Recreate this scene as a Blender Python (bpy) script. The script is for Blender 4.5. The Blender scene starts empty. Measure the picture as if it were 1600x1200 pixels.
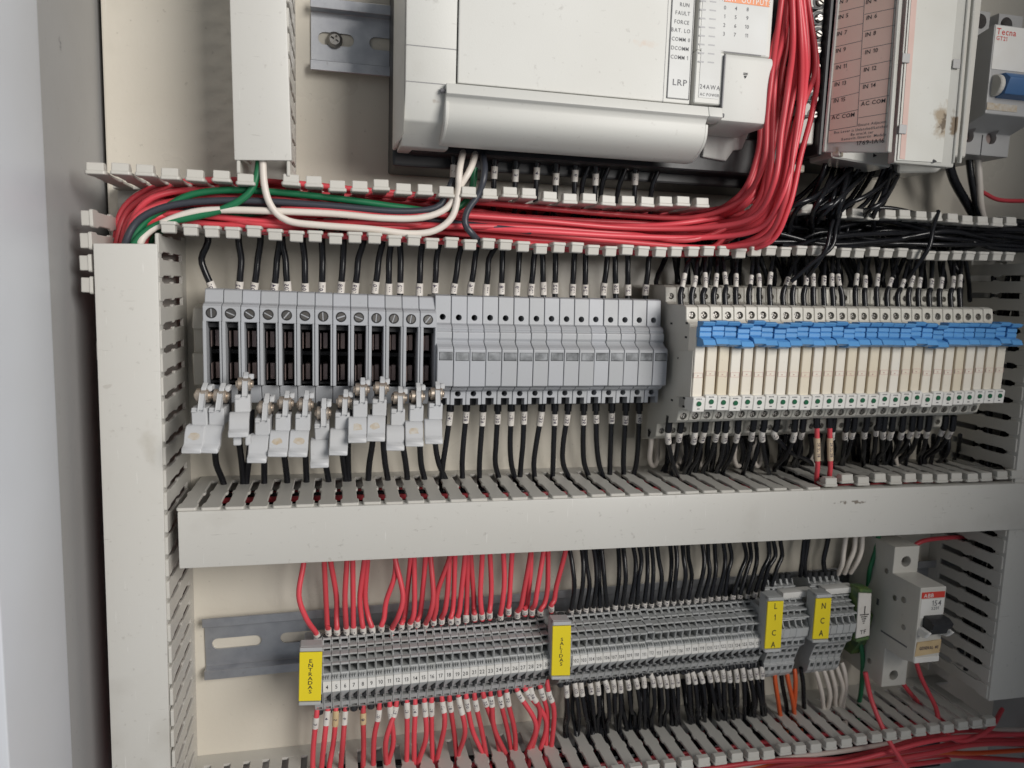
import bpy, bmesh, math, random
from mathutils import Vector, Matrix
random.seed(7)
SC = bpy.context.scene
COL = SC.collection
MM = 0.001
# ------------------------------------------------------------------ camera (plate plane is y = 0, camera 420 mm in front of it)
F, CX, CY, DIST = 1180.0, 800.0, 600.0, 420.0
def _n(v): return v.normalized()
_N = _n(Vector((528-CX, 440-CY, F)))
_V = Vector((515-CX, 9000-CY, F)); _V = _n(_V - _N*_V.dot(_N))
_H = _V.cross(_N)
def W(px, py, d):
    """photo pixel + height above the plate (mm) -> point in mm (x right, y into the plate, z up)"""
    r = Vector((px-CX, py-CY, F))
    x, y, z = r.dot(_H), r.dot(_N), -r.dot(_V)
    t = (DIST-d)/y
    return Vector((x*t, -d, z*t))
def X(px, py, d): return W(px, py, d).x
def Zz(px, py, d): return W(px, py, d).z
def px_of(p):
    v = _H*p.x + _N*(p.y+DIST) - _V*p.z
    return (CX + F*v.x/v.z, CY + F*v.y/v.z)
cam_d = bpy.data.cameras.new('camera'); cam = bpy.data.objects.new('camera', cam_d); COL.objects.link(cam)
cam_d.sensor_width = 36; cam_d.lens = F/1600*36; cam_d.clip_start = 0.01; cam_d.clip_end = 50
right = Vector((_H[0], _N[0], -_V[0])); down = Vector((_H[1], _N[1], -_V[1])); fwd = Vector((_H[2], _N[2], -_V[2]))
R3 = Matrix((right, -down, -fwd)).transposed()
cam.matrix_world = Matrix.Translation((0, -DIST*MM, 0)) @ R3.to_4x4()
cam_d.dof.use_dof = True; cam_d.dof.focus_distance = 0.385; cam_d.dof.aperture_fstop = 11
SC.camera = cam
# ------------------------------------------------------------------ world, light, exposure
w = bpy.data.worlds.new('World'); SC.world = w; w.use_nodes = True
bg = w.node_tree.nodes['Background']; bg.inputs[0].default_value = (0.86, 0.92, 1.0, 1); bg.inputs[1].default_value = 0.21
def area(name, loc, aim, size, power, col):
    l = bpy.data.lights.new(name, 'AREA'); l.shape = 'RECTANGLE'; l.size, l.size_y = size; l.energy = power; l.color = col
    o = bpy.data.objects.new(name, l); COL.objects.link(o); o.location = loc
    o.rotation_euler = (Vector(aim)-Vector(loc)).to_track_quat('-Z', 'Y').to_euler()
area('window_light', (0.98, -1.70, 0.52), (0.02, 0, -0.02), (0.95, 0.95), 40, (1.0, 0.965, 0.92))
SC.view_settings.view_transform = 'Standard'; SC.view_settings.look = 'None'; SC.view_settings.gamma = 1; SC.view_settings.exposure = 0.0
# ------------------------------------------------------------------ materials
def mat(name, col, rough=0.45, metal=0.0, var=0.10, scale=60, tint=(0.62, 0.55, 0.45), bump=0.02, bscale=900, trans=0.0, dirt=0.0, coat=0.0, spec=0.5, scr=0.0, rand=0.0):
    m = bpy.data.materials.new(name); m.use_nodes = True
    t = m.node_tree; N = t.nodes; L = t.links
    b = N['Principled BSDF']
    b.inputs['Roughness'].default_value = rough; b.inputs['Metallic'].default_value = metal
    b.inputs['Transmission Weight'].default_value = trans; b.inputs['Coat Weight'].default_value = coat
    b.inputs['Specular IOR Level'].default_value = spec
    g = N.new('ShaderNodeNewGeometry')
    n1 = N.new('ShaderNodeTexNoise'); n1.inputs['Scale'].default_value = scale; n1.inputs['Detail'].default_value = 6
    L.new(g.outputs['Position'], n1.inputs['Vector'])
    mr = N.new('ShaderNodeMapRange'); mr.inputs[1].default_value = 0.35; mr.inputs[2].default_value = 0.75
    mr.inputs[3].default_value = 0; mr.inputs[4].default_value = var*2.2
    L.new(n1.outputs['Fac'], mr.inputs[0])
    mx = N.new('ShaderNodeMix'); mx.data_type = 'RGBA'
    mx.inputs[6].default_value = (*col, 1); mx.inputs[7].default_value = (col[0]*tint[0], col[1]*tint[1], col[2]*tint[2], 1)
    L.new(mr.outputs[0], mx.inputs[0])
    out = mx.outputs[2]
    if rand > 0:                                           # every piece aged a little differently
        oi = N.new('ShaderNodeObjectInfo'); mm = N.new('ShaderNodeMath'); mm.operation = 'MULTIPLY'; mm.inputs[1].default_value = rand
        L.new(oi.outputs['Random'], mm.inputs[0])
        x0 = N.new('ShaderNodeMix'); x0.data_type = 'RGBA'; x0.inputs[7].default_value = (col[0]*tint[0]*.9, col[1]*tint[1]*.9, col[2]*tint[2]*.85, 1)
        L.new(out, x0.inputs[6]); L.new(mm.outputs[0], x0.inputs[0]); out = x0.outputs[2]
    if dirt > 0:
        n2 = N.new('ShaderNodeTexNoise'); n2.inputs['Scale'].default_value = 320; n2.inputs['Detail'].default_value = 8
        L.new(g.outputs['Position'], n2.inputs['Vector'])
        m2 = N.new('ShaderNodeMapRange'); m2.inputs[1].default_value = 0.66; m2.inputs[2].default_value = 0.80
        m2.inputs[3].default_value = 0; m2.inputs[4].default_value = dirt
        L.new(n2.outputs['Fac'], m2.inputs[0])
        x2 = N.new('ShaderNodeMix'); x2.data_type = 'RGBA'; x2.inputs[7].default_value = (0.10, 0.07, 0.045, 1)
        L.new(out, x2.inputs[6]); L.new(m2.outputs[0], x2.inputs[0]); out = x2.outputs[2]
    if scr > 0:                                            # fine scratches and rubbed smudges
        for sc3, lo, hi, c in (((70, 300, 1100), .70, .75, (.26, .24, .21)), ((1100, 300, 60), .69, .74, (.78, .77, .74)), ((240, 240, 300), .71, .76, (.24, .20, .15)), ((26, 26, 26), .60, .78, (.30, .27, .22))):
            mp = N.new('ShaderNodeMapping'); mp.inputs['Scale'].default_value = sc3; mp.inputs['Rotation'].default_value = (0, .35, 0)
            L.new(g.outputs['Position'], mp.inputs['Vector'])
            n4 = N.new('ShaderNodeTexNoise'); n4.inputs['Scale'].default_value = 1; n4.inputs['Detail'].default_value = 5; L.new(mp.outputs[0], n4.inputs['Vector'])
            m4 = N.new('ShaderNodeMapRange'); m4.inputs[1].default_value = lo; m4.inputs[2].default_value = hi; m4.inputs[3].default_value = 0; m4.inputs[4].default_value = scr*(1 if sc3[0] not in (26, 240) else .5)
            L.new(n4.outputs['Fac'], m4.inputs[0])
            x4 = N.new('ShaderNodeMix'); x4.data_type = 'RGBA'; x4.inputs[7].default_value = (*c, 1)
            L.new(out, x4.inputs[6]); L.new(m4.outputs[0], x4.inputs[0]); out = x4.outputs[2]
    L.new(out, b.inputs['Base Color'])
    rr = N.new('ShaderNodeMapRange'); rr.inputs[3].default_value = max(0.05, rough-0.07); rr.inputs[4].default_value = min(1, rough+0.12)
    L.new(n1.outputs['Fac'], rr.inputs[0]); L.new(rr.outputs[0], b.inputs['Roughness'])
    if bump > 0:
        n3 = N.new('ShaderNodeTexNoise'); n3.inputs['Scale'].default_value = bscale; n3.inputs['Detail'].default_value = 3
        L.new(g.outputs['Position'], n3.inputs['Vector'])
        bp = N.new('ShaderNodeBump'); bp.inputs['Strength'].default_value = bump; bp.inputs['Distance'].default_value = 0.001
        L.new(n3.outputs['Fac'], bp.inputs['Height']); L.new(bp.outputs[0], b.inputs['Normal'])
    return m
M = dict(
 plate=mat('plate_paint', (0.65, 0.61, 0.53), 0.27, var=0.16, scale=14, tint=(0.80, 0.76, 0.70), bump=0.08, bscale=350, dirt=0.40, scr=.35),
 wall=mat('cabinet_paint', (0.36, 0.36, 0.36), 0.45, var=0.12, scale=10, bump=0.10, bscale=250, dirt=0.25),
 lip=mat('cabinet_edge_paint', (0.68, 0.71, 0.76), 0.38, var=0.1, scale=10),
 pvc=mat('trunking_pvc', (0.575, 0.56, 0.52), 0.42, var=0.12, scale=22, tint=(0.84, 0.80, 0.72), dirt=0.22),
 lid=mat('trunking_lid_pvc', (0.60, 0.59, 0.555), 0.40, var=0.10, scale=12, tint=(0.86, 0.82, 0.75), dirt=0.35, bump=0.03, bscale=200, scr=.5),
 zinc=mat('galvanised_steel', (0.52, 0.53, 0.55), 0.36, metal=0.85, var=0.25, scale=120, tint=(0.55, 0.56, 0.62), dirt=0.3),
 steel=mat('screw_steel', (0.36, 0.35, 0.335), 0.38, metal=0.9, var=0.2, scale=300),
 dullsteel=mat('blackened_steel', (0.17, 0.165, 0.16), 0.34, metal=0.85, var=0.3, scale=300),
 brass=mat('brass', (0.66, 0.57, 0.48), 0.34, metal=0.9, var=0.2, scale=300),
 contact=mat('contact_copper', (0.46, 0.35, 0.31), 0.36, metal=0.45, var=0.4, scale=70, tint=(0.5, 0.55, 0.7)),
 plc=mat('controller_plastic', (0.63, 0.63, 0.60), 0.48, var=0.10, scale=14, tint=(0.86, 0.83, 0.76), dirt=0.3, bump=0.05, bscale=1500, scr=.35),
 plcseam=mat('controller_seam', (0.20, 0.20, 0.21), 0.5, var=0.05),
 panel=mat('controller_label', (0.60, 0.61, 0.60), 0.45, var=0.08, scale=30),
 black=mat('black_plastic', (0.022, 0.023, 0.026), 0.42, var=0.2, scale=60, tint=(1.6, 1.5, 1.4)),
 dark=mat('dark_plastic_and_shade', (0.018, 0.018, 0.02), 0.6, var=0.1),  # dark parts, and the shade painted on terminal pocket floors
 fuse=mat('fuse_grey_plastic', (0.43, 0.445, 0.475), 0.40, var=0.10, scale=40, tint=(0.86, 0.85, 0.83), dirt=0.2, rand=.45),
 drawer=mat('drawer_grey_plastic', (0.52, 0.53, 0.545), 0.40, var=0.12, scale=60, tint=(0.9, 0.84, 0.74), dirt=0.2),
 rust=mat('rusty_stain', (0.52, 0.50, 0.46), 0.55, var=0.42, scale=420, tint=(0.80, 0.62, 0.40), dirt=0.5),
 window=mat('smoky_window', (0.13, 0.135, 0.14), 0.16, var=0.6, scale=200, tint=(2.6, 2.6, 2.6), bump=0),
 socket=mat('relay_socket_plastic', (0.60, 0.585, 0.53), 0.42, var=0.10, scale=40, dirt=0.2),
 relay=mat('relay_cream_plastic', (0.81, 0.775, 0.70), 0.35, var=0.12, scale=50, tint=(0.95, 0.86, 0.72), dirt=0.2, rand=.7),
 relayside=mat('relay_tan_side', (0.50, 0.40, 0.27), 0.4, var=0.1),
 blue=mat('blue_clip_plastic', (0.11, 0.335, 0.67), 0.38, var=0.14, scale=80, tint=(0.7, 0.78, 0.85), rand=.5, dirt=.1),
 bluedim=mat('dark_blue_toggle', (0.06, 0.15, 0.33), 0.4, var=0.1),
 green_led=mat('green_lens', (0.02, 0.13, 0.065), 0.18, var=0.2, scale=200, coat=0.4),
 term=mat('terminal_grey_plastic', (0.48, 0.49, 0.495), 0.42, var=0.10, scale=60, tint=(.8,.8,.78), dirt=0.25, rand=.5),
 earth=mat('green_yellow_plastic', (0.05, 0.11, 0.05), 0.45, var=0.3, scale=200, tint=(4, 2.4, 0.8)),
 paper=mat('white_tag', (0.76, 0.75, 0.72), 0.5, var=0.08, scale=90),
 sleeve=mat('white_sleeve', (0.70, 0.67, 0.63), 0.5, var=0.12, scale=150, dirt=0.15),
 tape=mat('masking_tape', (0.62, 0.47, 0.27), 0.6, var=0.2, scale=150, dirt=0.3),
 cream=mat('old_cream_sleeve', (0.70, 0.56, 0.40), 0.55, var=0.2, scale=200, dirt=0.3),
 yellow=mat('yellow_tag', (0.82, 0.66, 0.02), 0.42, var=0.06, scale=40, tint=(0.9, 0.85, 0.8)),
 ink=mat('ink', (0.02, 0.02, 0.025), 0.6, var=0, bump=0),
 pen=mat('pen_ink', (0.05, 0.035, 0.075), 0.6, var=0, bump=0),
 greyink=mat('grey_ink', (0.13, 0.13, 0.14), 0.6, var=0, bump=0),
 redink=mat('red_ink', (0.62, 0.05, 0.035), 0.5, var=0.05, bump=0),
 orangelab=mat('orange_strip', (0.83, 0.30, 0.13), 0.5, var=0.08, bump=0),
 pink=mat('pinkish_paper', (0.82, 0.61, 0.52), 0.55, var=0.3, scale=24, tint=(0.86, 0.80, 0.76), dirt=0.25),
 pinkstrip=mat('pale_pink_strip', (0.66, 0.47, 0.42), 0.55, var=0.1),
 oldpaper=mat('stained_paper', (0.62, 0.62, 0.58), 0.5, var=0.1, scale=30, dirt=0.25),
 clear=mat('clear_cover_plastic', (0.70, 0.70, 0.66), 0.2, var=0.1, trans=0.25),
 plcfaint=mat('faint_print', (0.40, 0.40, 0.41), 0.5, var=0, bump=0),
 mould=mat('brown_mould', (0.16, 0.115, 0.065), 0.8, var=0.5, scale=300),
 breaker=mat('breaker_plastic', (0.60, 0.585, 0.54), 0.40, var=0.12, scale=40, dirt=0.25),
 breakerdim=mat('breaker_grey_plastic', (0.42, 0.42, 0.42), 0.42, var=0.12, scale=40, dirt=0.2),
 redw=mat('red_insulation', (0.77, 0.080, 0.105), 0.38, var=0.10, scale=40, tint=(0.72, 0.75, 0.72), bump=0.015, rand=.75, dirt=.12),
 blackw=mat('black_insulation', (0.010, 0.0105, 0.013), 0.24, var=0.15, scale=40, tint=(1.7, 1.7, 1.8), bump=0.01, spec=0.42),
 greyw=mat('faded_black_insulation', (0.045, 0.05, 0.065), 0.36, var=0.15, scale=40, bump=0.01),
 whitew=mat('white_insulation', (0.76, 0.70, 0.64), 0.38, var=0.12, scale=40, dirt=0.1, bump=0.01),
 greenw=mat('green_insulation', (0.012, 0.16, 0.065), 0.36, var=0.12, scale=40, tint=(0.8, 0.7, 0.8), bump=0.01),
 orangew=mat('orange_insulation', (0.70, 0.115, 0.03), 0.36, var=0.1, scale=40, bump=0.01),
)
def blot(m, centre, radii, col, lo=0.42, hi=0.62, scale=230, amt=0.9):
    t = m.node_tree; N = t.nodes; L = t.links; b = N['Principled BSDF']
    src = b.inputs['Base Color'].links[0].from_socket
    g = N.new('ShaderNodeNewGeometry'); mp = N.new('ShaderNodeMapping'); mp.vector_type = 'TEXTURE'
    mp.inputs['Location'].default_value = [c*MM for c in centre]; mp.inputs['Scale'].default_value = [r*MM for r in radii]
    L.new(g.outputs['Position'], mp.inputs['Vector'])
    ln = N.new('ShaderNodeVectorMath'); ln.operation = 'LENGTH'; L.new(mp.outputs[0], ln.inputs[0])
    fo = N.new('ShaderNodeMapRange'); fo.inputs[1].default_value = 0.15; fo.inputs[2].default_value = 1.0; fo.inputs[3].default_value = 0.34; fo.inputs[4].default_value = -0.35
    L.new(ln.outputs['Value'], fo.inputs[0])
    ns = N.new('ShaderNodeTexNoise'); ns.inputs['Scale'].default_value = scale; ns.inputs['Detail'].default_value = 7; L.new(g.outputs['Position'], ns.inputs['Vector'])
    ad = N.new('ShaderNodeMath'); L.new(fo.outputs[0], ad.inputs[0]); L.new(ns.outputs['Fac'], ad.inputs[1])
    mr = N.new('ShaderNodeMapRange'); mr.inputs[1].default_value = lo; mr.inputs[2].default_value = hi; mr.inputs[3].default_value = 0; mr.inputs[4].default_value = amt
    L.new(ad.outputs[0], mr.inputs[0])
    mx = N.new('ShaderNodeMix'); mx.data_type = 'RGBA'; mx.inputs[7].default_value = (*col, 1)
    L.new(src, mx.inputs[6]); L.new(mr.outputs[0], mx.inputs[0]); L.new(mx.outputs[2], b.inputs['Base Color'])
blot(M['oldpaper'], W(1476, 188, 85), (13, 30, 19), (0.26, 0.17, 0.07), .56, .80, 200, .75)
blot(M['oldpaper'], W(1478, 190, 85), (10, 30, 15), (0.09, 0.06, 0.03), .72, .86, 420, .9)
blot(M['clear'], W(1494, 195, 85), (7, 30, 16), (0.20, 0.12, 0.05), .62, .82, 300, .8)
blot(M['plc'], W(1012, 68, 80), (16, 10, 5), (0.60, 0.44, 0.33), .62, .9, 200, .6)
blot(M['plc'], W(682, 158, 78), (7, 10, 2.5), (0.30, 0.22, 0.16), .66, .9, 260, .6)
blot(M['wall'], (X(161, 120, 0)-2, -52, Zz(80, 60, 60)), (6, 6, 8), (0.10, 0.10, 0.11), .62, .8, 300, .8)
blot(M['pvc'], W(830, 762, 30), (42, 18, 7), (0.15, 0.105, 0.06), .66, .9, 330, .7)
blot(M['lid'], W(235, 700, 61), (10, 6, 22), (0.40, 0.37, 0.31), .6, .9, 120, .5)
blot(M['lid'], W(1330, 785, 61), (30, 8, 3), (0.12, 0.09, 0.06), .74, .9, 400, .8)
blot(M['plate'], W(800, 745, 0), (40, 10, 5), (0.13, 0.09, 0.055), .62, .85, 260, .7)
# ------------------------------------------------------------------ mesh helpers. Local axes: x along the row, z up the plate, d towards the camera (y = -d), all in mm
class MB:
    def __init__(s): s.v = []; s.f = []
    def add(s, vs, fs):
        o = len(s.v); s.v += [tuple(v) for v in vs]; s.f += [tuple(i+o for i in f) for f in fs]; return s
    def box(s, x0, x1, z0, z1, d0, d1):
        return s.add([(x, -d, z) for x in (x0, x1) for z in (z0, z1) for d in (d0, d1)],
                     [(0, 1, 3, 2), (4, 6, 7, 5), (0, 4, 5, 1), (2, 3, 7, 6), (0, 2, 6, 4), (1, 5, 7, 3)])
    def prism(s, prof, x0, x1):                       # profile of (z, d), extruded along x
        n = len(prof)
        return s.add([(x0, -d, z) for z, d in prof] + [(x1, -d, z) for z, d in prof],
                     [tuple(range(n)), tuple(range(2*n-1, n-1, -1))] + [(i, (i+1) % n, (i+1) % n+n, i+n) for i in range(n)])
    def face(s, poly, d0, d1):                        # polygon of (x, z), extruded along d
        n = len(poly)
        return s.add([(x, -d0, z) for x, z in poly] + [(x, -d1, z) for x, z in poly],
                     [tuple(range(n)), tuple(range(2*n-1, n-1, -1))] + [(i, (i+1) % n, (i+1) % n+n, i+n) for i in range(n)])
    def plan(s, poly, z0, z1):                        # polygon of (x, d), extruded along z
        n = len(poly)
        return s.add([(x, -d, z0) for x, d in poly] + [(x, -d, z1) for x, d in poly],
                     [tuple(range(n)), tuple(range(2*n-1, n-1, -1))] + [(i, (i+1) % n, (i+1) % n+n, i+n) for i in range(n)])
    def cyl(s, x, z, r, d0, d1, n=14, r1=None):
        r1 = r if r1 is None else r1
        a = [2*math.pi*i/n for i in range(n)]
        return s.add([(x+r*math.cos(t), -d0, z+r*math.sin(t)) for t in a] + [(x+r1*math.cos(t), -d1, z+r1*math.sin(t)) for t in a],
                     [tuple(range(n)), tuple(range(2*n-1, n-1, -1))] + [(i, (i+1) % n, (i+1) % n+n, i+n) for i in range(n)])
    def cylx(s, z, d, r, x0, x1, n=14):
        return s.prism([(z+r*math.cos(2*math.pi*i/n), d+r*math.sin(2*math.pi*i/n)) for i in range(n)], x0, x1)
    def cylz(s, x, d, r, z0, z1, n=12):
        return s.plan([(x+r*math.cos(2*math.pi*i/n), d+r*math.sin(2*math.pi*i/n)) for i in range(n)], z0, z1)
    def slab(s, c, t):                                # four corner points (mm vectors, counter-clockwise seen from the camera) and a thickness behind them
        nn = (c[1]-c[0]).cross(c[3]-c[0]).normalized()
        b = [p - nn*t for p in c]
        return s.add(list(c)+b, [(0, 1, 2, 3), (7, 6, 5, 4)] + [(i, i+4, (i+1) % 4+4, (i+1) % 4) for i in range(4)])
    def tube(s, pts, rad, n=9, caps=True):
        m = len(pts); vs = []
        t0 = (pts[1]-pts[0]).normalized(); up = Vector((0, -1, 0))
        if abs(t0.dot(up)) > 0.9: up = Vector((1, 0, 0))
        u = (up - t0*up.dot(t0)).normalized()
        for i, p in enumerate(pts):
            t = (pts[min(i+1, m-1)]-pts[max(i-1, 0)]).normalized()
            u = (u - t*u.dot(t)).normalized(); b = t.cross(u)
            r = rad(i/(m-1)) if callable(rad) else rad
            vs += [p + (u*math.cos(a)+b*math.sin(a))*r for a in (2*math.pi*k/n for k in range(n))]
        fs = [(i*n+k, i*n+(k+1) % n, (i+1)*n+(k+1) % n, (i+1)*n+k) for i in range(m-1) for k in range(n)]
        if caps: fs += [tuple(range(n-1, -1, -1)), tuple((m-1)*n+k for k in range(n))]
        return s.add(vs, fs)
    def mesh(s, name, m, bevel=0, seg=1, smooth=False, org=None, recalc=True, ang=35):
        me = bpy.data.meshes.new(name); o = org or Vector((0, 0, 0))
        me.from_pydata([((x-o[0])*MM, (y-o[1])*MM, (z-o[2])*MM) for x, y, z in s.v], [], s.f)
        bm = bmesh.new(); bm.from_mesh(me)
        if recalc: bmesh.ops.recalc_face_normals(bm, faces=bm.faces[:])
        if bevel:
            es = [e for e in bm.edges if len(e.link_faces) == 2 and e.calc_face_angle(0) > math.radians(28)]
            bmesh.ops.bevel(bm, geom=es, offset=bevel*MM, segments=seg, affect='EDGES', profile=0.6, clamp_overlap=True)
        if smooth:
            for f in bm.faces: f.smooth = True
            for e in bm.edges:
                if len(e.link_faces) == 2 and e.calc_face_angle(0) > math.radians(ang): e.smooth = False
        bm.to_mesh(me); bm.free(); me.materials.append(M[m]); return me
def boolean(me, cutter_mb):
    """me minus the shapes of cutter_mb, as a new mesh (the builder's own objects are removed again)"""
    a = bpy.data.objects.new('a', me); COL.objects.link(a)
    c = bpy.data.objects.new('c', cutter_mb.mesh('c', 'dark')); COL.objects.link(c)
    md = a.modifiers.new('b', 'BOOLEAN'); md.operation = 'DIFFERENCE'; md.solver = 'EXACT'; md.object = c; md.use_self = True
    dg = bpy.context.evaluated_depsgraph_get(); dg.update()
    r = bpy.data.meshes.new_from_object(a.evaluated_get(dg))
    r.name = me.name
    bpy.data.objects.remove(a); bpy.data.objects.remove(c)
    while len(r.materials) > 1: r.materials.pop()
    for p in r.polygons: p.material_index = 0
    return r
def tag(o, label=None, cat=None, group=None, kind=None):
    if label: o['label'] = label
    if cat: o['category'] = cat
    if group: o['group'] = group
    if kind: o['kind'] = kind
    return o
def thing(name, p, label, cat, group=None, tilt=0):           # Empty at the thing's base; p in mm
    o = bpy.data.objects.new(name, None); o.empty_display_size = 0.01; COL.objects.link(o)
    o.location = Vector(p)*MM; o.rotation_euler = (0, tilt, 0)
    return tag(o, label, cat, group)
def part(name, me, parent=None, loc=(0, 0, 0), rot=(0, 0, 0), label=None):
    o = bpy.data.objects.new(name, me); COL.objects.link(o); o.parent = parent
    o.location = Vector(loc)*MM; o.rotation_euler = rot
    if label: o['label'] = label
    return o
# ------------------------------------------------------------------ lettering: real glyph outlines, made once while the scene is empty
GLY = {}
def _glyphs(chars):
    for ch in chars:
        cu = bpy.data.curves.new('g', 'FONT'); cu.body = ch; cu.size = 1; cu.resolution_u = 2; cu.offset = 0.009
        o = bpy.data.objects.new('g', cu); COL.objects.link(o)
        dg = bpy.context.evaluated_depsgraph_get(); dg.update()
        me = bpy.data.meshes.new_from_object(o.evaluated_get(dg))
        vs = [v.co.copy() for v in me.vertices]; fs = [tuple(p.vertices) for p in me.polygons]
        if vs:
            x0 = min(v.x for v in vs); x1 = max(v.x for v in vs)
            GLY[ch] = ([(v.x-x0, v.y) for v in vs], fs, x1-x0)
        bpy.data.objects.remove(o); bpy.data.curves.remove(cu); bpy.data.meshes.remove(me)
_glyphs('ABCDEFGHIKLMNOPRSTUVWabcdehijlmnorstuv0123456789.-/')
GLY['1'] = ([(.13, 0), (.23, 0), (.23, .7), (.13, .7), (0, .56), (0, .46), (.13, .57)], [(0, 1, 2, 3, 6), (3, 4, 5, 6)], .23)
def layout(s, size, align='c', bold=0.0, stretch=1.0):
    vs = []; fs = []; x = 0
    for ch in s:
        if ch not in GLY: x += 0.35*size; continue
        gv, gf, gw = GLY[ch]; o = len(vs)
        vs += [(x + a*size*stretch, b*size) for a, b in gv]; fs += [tuple(i+o for i in f) for f in gf]
        x += (gw*stretch + 0.13)*size
    x -= 0.13*size
    sh = x/2 if align == 'c' else 0
    return [(a-sh, b-0.36*size) for a, b in vs], fs
def lettering(s, size, p, parent, m='ink', u=Vector((1, 0, 0)), v=Vector((0, 0, 1)), align='c', root=None, lift=0.25, stretch=1.0, name='lettering', pbase=None):
    """flat print centred on point p (mm, in the frame of root); u and v are its right and up"""
    vs, fs = layout(s, size, align, stretch=stretch)
    nn = u.cross(v).normalized()
    me = bpy.data.meshes.new(name)
    me.from_pydata([(u*a+v*b+nn*lift)*MM for a, b in vs], [], fs); me.materials.append(M[m])
    return part(name, me, parent, loc=p if pbase is None else Vector(p)-Vector(pbase))
def stacked(s, size, step, p, parent, m='ink', lift=0.25, v=Vector((0, 0, 1)), u=Vector((1, 0, 0)), stretch=1.0):
    """letters one under the other, centred on p"""
    n = len(s); vs = []; fs = []; nn = u.cross(v).normalized()
    for i, ch in enumerate(s):
        a, f = layout(ch, size, stretch=stretch); o = len(vs)
        vs += [(q, r + ((n-1)/2-i)*step) for q, r in a]; fs += [tuple(k+o for k in g) for g in f]
    me = bpy.data.meshes.new('lettering'); me.from_pydata([(u*a+v*b+nn*lift)*MM for a, b in vs], [], fs); me.materials.append(M[m])
    return part('lettering', me, parent, loc=p)
NUM = 'zero one two three four five six seven eight nine ten eleven twelve thirteen fourteen fifteen sixteen seventeen eighteen nineteen twenty'.split()
ORD = ['zeroth', 'first', 'second', 'third', 'fourth', 'fifth', 'sixth', 'seventh', 'eighth', 'ninth', 'tenth', 'eleventh', 'twelfth', 'thirteenth', 'fourteenth', 'fifteenth',
       'sixteenth', 'seventeenth', 'eighteenth', 'nineteenth', 'twentieth'] + ['twenty-' + x for x in ('first', 'second', 'third', 'fourth', 'fifth', 'sixth', 'seventh', 'eighth', 'ninth')] + ['thirtieth'] + ['thirty-' + x for x in ('first', 'second', 'third', 'fourth', 'fifth', 'sixth', 'seventh', 'eighth', 'ninth')]
# ------------------------------------------------------------------ wires
def spline(pts, step=2.6):
    P = [pts[0]*2-pts[1]] + list(pts) + [pts[-1]*2-pts[-2]]
    out = []
    for i in range(1, len(P)-2):
        a, b, c, d = P[i-1], P[i], P[i+1], P[i+2]
        n = max(3, min(9, int((c-b).length/step)))
        for k in range(n):
            t = k/n
            out.append(0.5*((2*b)+(c-a)*t+(2*a-5*b+4*c-d)*t*t+(3*b-a-3*c+d)*t*t*t))
    out.append(P[-2]); return out
def cut_curve(cv, s0, s1):
    """stretch of a polyline between two arc lengths"""
    out = []; s = 0
    def at(t):
        q = 0
        for a, b in zip(cv, cv[1:]):
            l = (b-a).length
            if q+l >= t: return a.lerp(b, (t-q)/max(l, 1e-6))
            q += l
        return cv[-1].copy()
    for a, b in zip(cv, cv[1:]):
        if s0 < s < s1: out.append(a)
        s += (b-a).length
    return [at(s0)] + out + [at(s1)]
def on_tube(s, size, cv, r, m='pen'):
    """handwriting wrapped round the sleeve that follows cv, read along the wire, on the side facing the room"""
    vs, fs = layout(s, size)
    L = sum((b-a).length for a, b in zip(cv, cv[1:])); res = []
    for a, b in vs:
        t = min(max(L/2 + a, 0.01), L-0.01); q = 0
        for p0, p1 in zip(cv, cv[1:]):
            l = (p1-p0).length
            if q+l >= t: break
            q += l
        c = p0.lerp(p1, (t-q)/max(l, 1e-6)); tg = (p1-p0).normalized()
        f = Vector((-0.15, -1, 0)); f = (f-tg*f.dot(tg)).normalized(); sd = tg.cross(f)
        an = b/r
        res.append(c + (f*math.cos(an)+sd*math.sin(an))*(r+0.06))
    return res, fs
NW = {}
def wire(pts, r, m, label, group, sleeve=None, ferrule=None, name=None, text=None, sl_mat='sleeve', n=8, size=None, kind=None):
    """pts in mm from one end to the other. sleeve = (s0, s1) arc lengths from the FIRST point, ferrule likewise"""
    cv = spline(pts); org = cv[0]
    name = name or {'redw': 'red_wire', 'blackw': 'black_wire', 'greyw': 'black_wire', 'whitew': 'white_wire', 'greenw': 'green_wire', 'orangew': 'orange_wire'}[m]
    o = bpy.data.objects.new(name, MB().tube(cv, r, n).mesh(name, m, smooth=True, org=org, recalc=False, ang=60)); COL.objects.link(o); o.location = org*MM
    tag(o, label, 'wire', group, kind)
    if sleeve:
        c = cut_curve(cv, *sleeve); rs = r*1.16+0.1
        k = part('marker_sleeve', MB().tube(c, rs, 10).mesh('marker_sleeve', sl_mat, smooth=True, org=org, recalc=False, ang=60), o)
        if text:
            vs, fs = on_tube(text, size or min(2*r*0.95, 3.0), c, rs)
            me = bpy.data.meshes.new('lettering'); me.from_pydata([(v-org)*MM for v in vs], [], fs); me.materials.append(M['pen']); part('lettering', me, k)
    if ferrule:
        c = cut_curve(cv, *ferrule)
        part('ferrule', MB().tube(c, lambda t: r*1.28+0.15-0.0*t, 10).mesh('ferrule', 'blackw', smooth=True, org=org, recalc=False, ang=60), o)
    return o
def bunch(name, label, many, r, m, n=6):
    """wires that lie too deep in the shade to be told apart: one object"""
    mb = MB()
    for pts in many: mb.tube(spline(pts, 4), r, n)
    org = many[0][0]
    o = bpy.data.objects.new(name, mb.mesh(name, m, smooth=True, org=org, recalc=False, ang=60)); COL.objects.link(o); o.location = org*MM
    return tag(o, label, 'wires', None, 'stuff')
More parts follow.
